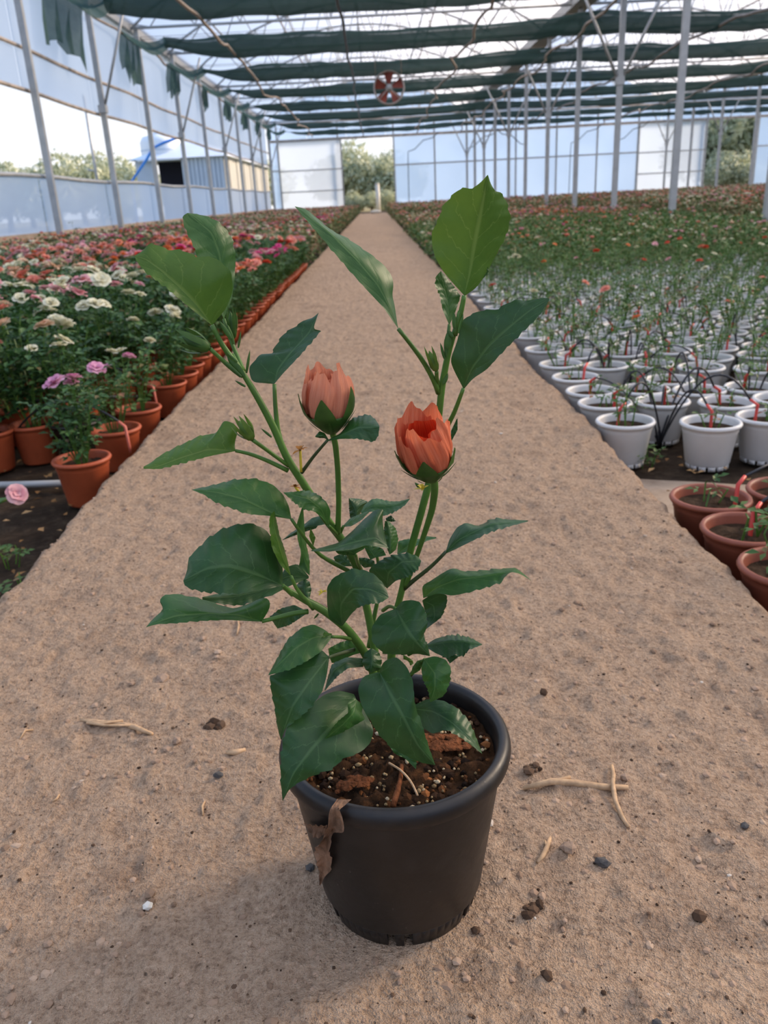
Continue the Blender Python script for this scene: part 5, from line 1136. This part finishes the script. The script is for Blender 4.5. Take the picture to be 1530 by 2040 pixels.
# --- upper right branch
leaf(ZB, [(650, 905), (570, 790), (430, 640), (300, 490), (200, 370), (130, 290), (75, 225)], [(650, 905), (585, 750), (540, 665), (420, 520), (275, 375), (165, 292), (75, 225)], [(650, 905), (640, 850), (628, 760), (612, 720), (627, 660), (610, 600), (560, 540), (480, 480), (380, 410), (265, 350), (200, 290), (140, 240), (75, 225)], .628, .640, -.006, .016, -.006, 'leaf_mid', .8, petiole=[(720, 990), (800, 1100), (865, 1225), (872, 1260)], pY=.645, prad=.002)
leaf(ZB, [(1015, 720), (960, 660), (900, 590), (850, 500), (830, 400), (848, 345), (870, 300), (900, 220), (950, 160), (1018, 112), (1048, 138), (1100, 100), (1145, 50)], [(1015, 720), (1050, 580), (1080, 400), (1120, 200), (1145, 50)], [(1020, 720), (1080, 680), (1130, 610), (1200, 480), (1255, 370), (1272, 280), (1250, 200), (1210, 135), (1190, 152), (1165, 110), (1146, 50)], .640, .625, .004, .016, .006, 'leaf_new', 1.2, petiole=[(1000, 800), (960, 940)], pY=.642, prad=.0022)
leaf(ZB, [(1010, 1235), (960, 1140), (935, 1080), (970, 990), (1010, 850), (1060, 820), (1120, 800), (1200, 800), (1240, 767), (1330, 735), (1348, 757), (1440, 730), (1485, 735)], [(1010, 1235), (1060, 1120), (1150, 1000), (1260, 900), (1380, 800), (1485, 739)], [(1015, 1236), (1060, 1182), (1140, 1130), (1230, 1030), (1330, 930), (1430, 832), (1486, 745)], .632, .612, .016, -.008, -.004, 'leaf_old', 1.1, petiole=[(960, 1370), (912, 1462)], pY=.650, prad=.0019)
leaf(ZB, [(930, 880), (895, 800), (880, 720), (852, 660), (860, 610), (885, 585)], [(932, 880), (925, 760), (905, 670), (885, 585)], [(935, 880), (970, 800), (995, 720), (950, 660), (905, 605), (886, 584)], .650, .655, -.006, .008, 0, 'leaf_mid', .8, petiole=[(928, 930), (930, 980)], pY=.644)
leaf(ZB, [(1115, 620), (1140, 590), (1142, 560)], [(1118, 622), (1145, 592), (1144, 560)], [(1120, 625), (1150, 595), (1146, 560)], .650, .652, 0, 0, 0, 'leaf_mid', .2)
leaf(ZB, [(940, 1520), (942, 1470), (972, 1405)], [(943, 1522), (958, 1465), (976, 1402)], [(946, 1524), (978, 1465), (978, 1402)], .655, .655, 0, 0, 0, 'leaf_old', .2, name='young_leaf')
# small stipules along the shoots
def spike(Z, a, b, Y, wpx=7, mat='calyx', name='stipule'):
    a = Z(*a); b = Z(*b); d = np.array([b[0] - a[0], b[1] - a[1]]); ln = np.linalg.norm(d); nn = np.array([-d[1], d[0]]) / ln; m = MB(); V = []; n = 6
    for i in range(n):
        t = i / (n - 1); w_ = wpx * .5 * math.sin(math.pi * (.18 + .82 * t)) ** .8; c = np.array(a) + d * t
        for s, dy in ((-1, 0), (0, -.0015), (1, 0)): q = c + nn * s * w_; V.append(ony(q[0], q[1], Y + dy + .002 * t))
    m.add(V, [(i * 3 + j, i * 3 + j + 1, i * 3 + j + 4, i * 3 + j + 3) for i in range(n - 1) for j in range(2)]); m.build(name, MAT[mat], hib, True, OFF)
for Z_, a, b, y, w_ in [(ZA, (670, 1150), (690, 1020), .614, 6), (ZA, (665, 1225), (605, 1190), .612, 5), (ZA, (810, 1505), (750, 1455), .612, 5), (ZA, (625, 1010), (640, 915), .614, 5), (ZA, (655, 1170), (560, 1050), .612, 16), (ZA, (640, 1170), (470, 1020), .610, 9), (ZA, (585, 960), (520, 860), .612, 10), (ZA, (600, 990), (560, 870), .614, 9), (ZA, (620, 1090), (555, 1030), .611, 6),
                       (ZB, (905, 1070), (882, 980), .640, 6), (ZB, (915, 1060), (905, 960), .640, 6), (ZB, (950, 950), (920, 910), .638, 10), (ZB, (960, 900), (958, 810), .638, 9), (ZB, (985, 930), (1010, 820), .638, 8), (ZB, (925, 1010), (925, 915), .638, 14), (ZB, (900, 1210), (925, 1150), .641, 9), (ZB, (775, 1790), (740, 1755), .645, 7), (ZD, (110, 900), (80, 935), .600, 4)]:
    spike(Z_, a, b, y, w_)

# --- buds
def frame(base, tip):
    b = np.array(base); z = np.array(tip) - b; h = np.linalg.norm(z); z /= h
    x = np.cross(np.array([0, 1, 0]), z); x /= np.linalg.norm(x); y = np.cross(z, x); return b, x, y, z, h
def bigbud(basepx, tippx, Yb, Yt, rpx, seed, petmat, openr, twist, lab, sep_h=.42, close=.75):
    base, ax, ay, az, h = frame(ony(*basepx, Yb), ony(*tippx, Yt)); rad = rpx * np.linalg.norm(base - CAM) * math.cos(.1) / F
    inm = 'petal' if close < .8 else 'petal_in'
    e = ob('flower_bud', None, hib, tuple(base - np.array(OFF))); e['label'] = lab
    rs = random.Random(seed)
    def prof_r(t):  # t 0..1.1
        pts = [(0, .30), (.12, .62), (.3, .93), (.5, 1.0), (.7, .97), (.88, close + .08), (1.0, close), (1.2, close - .04)]
        return float(np.interp(t, [p[0] for p in pts], [p[1] for p in pts]))
    w = lambda r, a, z: tuple(ax * r * math.cos(a) + ay * r * math.sin(a) + az * z)
    for k in range(5):
        nu, nv = 21, 18; a0 = k * 1.2566 + seed; V = []; uv = []
        pk = rs.uniform(-.35, .35); ph = rs.uniform(0, 6)
        for i in range(nv):
            for j in range(nu):
                s = j / (nu - 1) * 2 - 1
                top = 1.0 + .16 * max(0, 1 - abs(s - pk) * 1.7) - .13 * abs(s) + .035 * math.sin(s * 11 + ph) + rs.uniform(-.008, .008)
                t = (i / (nv - 1)) * top
                half = .95 * (.55 + .45 * math.sin(min(1, t * 1.5) * 1.571)) * (1 - .25 * max(0, t - .75))
                a = a0 + s * half + twist * t
                r = rad * prof_r(t) * (1 + .19 * s * (.3 + .7 * t) + .042 * math.sin(s * 13 + ph + t * 3) * min(1, t * 2) + openr * max(0, t - .8) * (1 + s))
                V.append(w(r, a, h * t / 1.02)); uv.append((t, s))
        m = MB(); m.add(V, [(i * nu + j, i * nu + j + 1, (i + 1) * nu + j + 1, (i + 1) * nu + j) for i in range(nv - 1) for j in range(nu - 1)]); m.uv = uv
        m.build('petal', MAT[petmat], e)
    # inner petals closing the throat
    for k in range(4):
        V = []; uv = []; nu, nv = 13, 9; a0 = k * 1.57 + .4 + seed
        for i in range(nv):
            for j in range(nu):
                s = j / (nu - 1) * 2 - 1; t = .35 + (.52 if inm == 'petal_in' else .60) * i / (nv - 1) * (1 + .08 * math.cos(s * 3 + k)); r = rad * prof_r(t) * (.80 - .62 * max(0, t - .55) - .06 * s)
                V.append(w(r, a0 + s * .95, h * t)); uv.append((t, s))
        m = MB(); m.add(V, [(i * nu + j, i * nu + j + 1, (i + 1) * nu + j + 1, (i + 1) * nu + j) for i in range(nv - 1) for j in range(nu - 1)]); m.uv = uv
        m.build('inner_petal', MAT[inm], e)
    V = []
    m = MB(); pr = [(.0, -.10), (.24, -.09), (.42, -.02), (.66, .10), (.86, .22), (.93, .28), (.88, .27), (.6, .12)]
    for r, z in pr:
        for k in range(24): a = 2 * math.pi * k / 24; V.append(w(rad * r * 1.06, a, h * z))
    m.add(V, [(i * 24 + k, i * 24 + (k + 1) % 24, (i + 1) * 24 + (k + 1) % 24, (i + 1) * 24 + k) for i in range(len(pr) - 1) for k in range(24)]); m.build('calyx', MAT['calyx'], e)
    for k in range(5):
        V = []; nv = 9; a0 = k * 1.2566 + seed + .9; sh = sep_h * rs.uniform(.92, 1.18)
        for i in range(nv):
            t = .12 + (sh - .0) * i / (nv - 1); wd = .56 * (1 - (i / (nv - 1)) ** 1.3) + .02
            for s in (-1, -.5, 0, .5, 1): V.append(w(rad * (prof_r(t) * 1.08 + .06 + .10 * (i / (nv - 1)) ** 2 + (.03 if s == 0 else 0)), a0 + s * wd, h * t))
        m = MB(); m.add(V, [(i * 5 + j, i * 5 + j + 1, i * 5 + j + 6, i * 5 + j + 5) for i in range(nv - 1) for j in range(4)]); m.build('sepal', MAT['calyx'], e)
    for k in range(7):
        V = []; nv = 6; a0 = k * .8976 + seed
        for i in range(nv):
            q = i / (nv - 1); t = -.05 + .30 * q; wd = .10 * (1 - q ** 1.5) + .01
            for s in (-1, 0, 1): V.append(w(rad * (.35 + .75 * q ** .8 + .05), a0 + s * wd, h * t))
        m = MB(); m.add(V, [(i * 3 + j, i * 3 + j + 1, i * 3 + j + 4, i * 3 + j + 3) for i in range(nv - 1) for j in range(2)]); m.build('bract', MAT['calyx'], e)
bigbud((660, 852), (647, 740), .610, .606, 46, 1.15, 'petal', -.05, .62, 'salmon pink closed bud above a dark leaf', .56, .78)
bigbud((858, 946), (838, 838), .607, .588, 49, 2.4, 'petal2', .18, -.55, 'orange bud with open red throat', .46, .86)
def smallbud(Z, base, tip, Y, wpx, mat, pet=None, pY=.618, prad=.0016):
    b2 = Z(*base); t2 = Z(*tip); bs, ax, ay, az, h = frame(ony(*b2, Y), ony(*t2, Y)); rad = wpx * .5 * np.linalg.norm(bs - CAM) / F
    e = ob('small_bud', None, hib, tuple(bs - np.array(OFF))); w = lambda r, a, z: tuple(ax * r * math.cos(a) + ay * r * math.sin(a) + az * z)
    V = []; pr = [(.05, 0), (.6, .06), (.9, .22), (.95, .42), (.7, .62), (.3, .8), (.02, .9)]
    for r, z in pr:
        for k in range(10): V.append(w(rad * r * .85 * (1 + .08 * (k % 2)), 2 * math.pi * k / 10, h * z))
    m = MB(); m.add(V, [(i * 10 + k, i * 10 + (k + 1) % 10, (i + 1) * 10 + (k + 1) % 10, (i + 1) * 10 + k) for i in range(len(pr) - 1) for k in range(10)]); m.build('core', MAT[mat], e)
    for k in range(6):
        V = []; nv = 7
        for i in range(nv):
            q = i / (nv - 1); wd = .30 * math.sin(math.pi * (.2 + .8 * q)) + .01
            for s in (-1, 0, 1): V.append(w(rad * (.30 + .95 * math.sin(min(1, q * 1.5) * 1.4) * (1 - .12 * q) + .25 * q * (k % 2)), k * 1.047 + s * wd, h * q * (.85 + .25 * (k % 3) / 2)))
        m = MB(); m.add(V, [(i * 3 + j, i * 3 + j + 1, i * 3 + j + 4, i * 3 + j + 3) for i in range(nv - 1) for j in range(2)]); m.build('bract', MAT['calyx' if mat == 'calyx' else 'budgreen'], e)
    if pet:
        ys_ = np.linspace(Y, pY, len(pet) + 1); P = [ony(*b2, Y)] + [ony(*Z(*p), y) for p, y in zip(pet, ys_[1:])]; P = resample(P, 8, 2) - bs
        m = MB(); m.tube(P, prad, 8); m.build('stalk', MAT['stem'], e)
smallbud(ZA, (705, 1520), (620, 1400), .600, 30, 'budgreen', [(790, 1580), (905, 1665)])
smallbud(ZA, (470, 1015), (295, 940), .606, 36, 'calyx', [(540, 1080), (640, 1160)], .616)
smallbud(ZB, (862, 1140), (815, 1012), .632, 22, 'budgreen', [(862, 1180), (875, 1225)], .645)
smallbud(ZA, (600, 960), (580, 790), .620, 20, 'calyx')
# withered remains
def wither(px, py, Y, s, mat, stalk, seed):
    rs = random.Random(seed); c = ony(px, py, Y); e = ob('withered_bud', None, hib, tuple(c - np.array(OFF))); u_ = s * .66 / F; m = MB()
    for k in range(7):
        a = rs.uniform(0, 6.28); b = rs.uniform(.2, 1.3); d = Vector((math.cos(a) * math.cos(b), math.sin(a) * math.cos(b), math.sin(b))); V = []
        sd_ = d.cross(Vector((0, 0, 1))).normalized()
        for i in range(5):
            t = i / 4; p = d * u_ * t + Vector((0, 0, -.45 * u_ * t * t)); wd = u_ * .22 * math.sin(math.pi * (.15 + .8 * t)); V += [tuple(p - sd_ * wd), tuple(p + sd_ * wd)]
        m.add(V, [(i * 2, i * 2 + 1, i * 2 + 3, i * 2 + 2) for i in range(4)])
    m.build('shrivelled_petals', MAT[mat], e)
    if stalk:
        P = [(0, 0, 0)] + [tuple(ony(a, b, Y) - c) for a, b in stalk]; m = MB(); m.tube(resample(P, 6, 1), .0011, 6); m.build('stalk', MAT['yellow'], e)
wither(598, 897, .612, 20, 'rust', [(599, 920), (600, 940)], 3)
wither(588, 970, .612, 14, 'rust', [(596, 980)], 5)
wither(842, 975, .612, 20, 'yellow', None, 6)
wither(642, 1180, .61, 12, 'yellow', None, 7)
# ------------------------------------------------------------------ bits lying on or in the pot
def on_pot(px, py, y):
    d = ray(px, py); lo = None
    for t in np.linspace(.30, .75, 240):
        p = CAM + d * (t / d[1]); r = math.hypot(p[0] - PX, p[1] - PY)
        rr = (PR + .001) if p[2] > PHh - .022 else pot_r(p[2])
        if r < rr + .0035 and p[2] < PHh + .004: return p + np.array([0, y, 0])
    return CAM + d * (.545 / d[1])
hib_real = hib
dl = empty('dry_leaf', tuple(on_pot(650, 1700, 0))); OFF_KEEP = OFF; OFF = tuple(dl.location)
leaf(ZF, [(430, 258), (385, 310), (380, 390), (360, 430), (300, 520), (320, 580), (330, 660), (330, 748)], [(440, 262), (420, 330), (420, 410), (370, 480), (360, 560), (355, 640), (332, 748)], [(510, 262), (440, 300), (470, 380), (475, 405), (400, 440), (385, 540), (405, 610), (365, 680), (335, 748)], 0, 0, -.008, -.006, 0, 'dryleaf', 1.5, 'blade', depth=on_pot, parent=dl, ripple=.003)
leaf(ZF, [(375, 405), (320, 395), (245, 395)], [(370, 430), (310, 420), (245, 398)], [(365, 455), (310, 465), (275, 430), (245, 400)], 0, 0, -.003, -.004, 0, 'dryleaf', .8, 'blade_lobe', depth=on_pot, parent=dl)
OFF = OFF_KEEP
tag(dl, 'withered brown leaf draped over the rim of the black pot', 'leaf')
def onsoil(px, py, up_=.006): return onz(px, py, SZ + up_)
e = empty('bark_chip', tuple(onsoil(705, 1568, .008))); m = MB(); rs = random.Random(2)
for k in range(60):
    cx = rs.uniform(-.014, .014); cy, q = rs.uniform(-.006, .006) + .15 * cx, rs.uniform(.0015, .0042); m.add([(p[0] * 1.3 + cx, p[1] + cy, p[2] + .002 + .004 * (1 - abs(cx) / .014)) for p in rock_pts(rs, q, .7)], ICOF)
MAT['chip'] = plain('reddish_bark', (.15, .052, .02), .95, .5, 120, .15, 0, 0, .003, 200)
m.build('chip', MAT['chip'], e, False); tag(e, 'reddish fibrous bark chip on the soil at the front of the black pot', 'bark chip')
e = empty('bark_chip', tuple(onsoil(885, 1480, .006))); m = MB()
for k in range(80):
    cx, cy, q = rs.uniform(-.02, .02), rs.uniform(-.012, .012), rs.uniform(.0018, .0050); m.add([(p[0] * 1.3 + cx, p[1] + cy, p[2] + .001) for p in rock_pts(rs, q, .5)], ICOF)
m.build('chip', MAT['chip'], e, False); tag(e, 'broad reddish bark chip on the soil under the pointed leaf', 'bark chip')
q = [onsoil(783, 1606, .010), onsoil(792, 1575, .012), onsoil(798, 1552, .010), onsoil(800, 1525, .008)]
e = empty('twig', tuple(q[0])); m = MB(); m.tube(resample(q, 10, 1), [.0026] * 4 + [.002] * 6, 7); m.build('stalk', MAT['chip'], e, True, tuple(q[0]))
q2 = [onsoil(775, 1520, .012), onsoil(800, 1535, .014), onsoil(820, 1558, .012), onsoil(832, 1585, .008)]
m = MB(); m.tube(resample(q2, 10, 1), .0010, 6); m.build('root_fibre', MAT['straw'], e, True, tuple(q[0]))
tag(e, 'thin brown twig lying on the soil inside the black pot', 'twig')
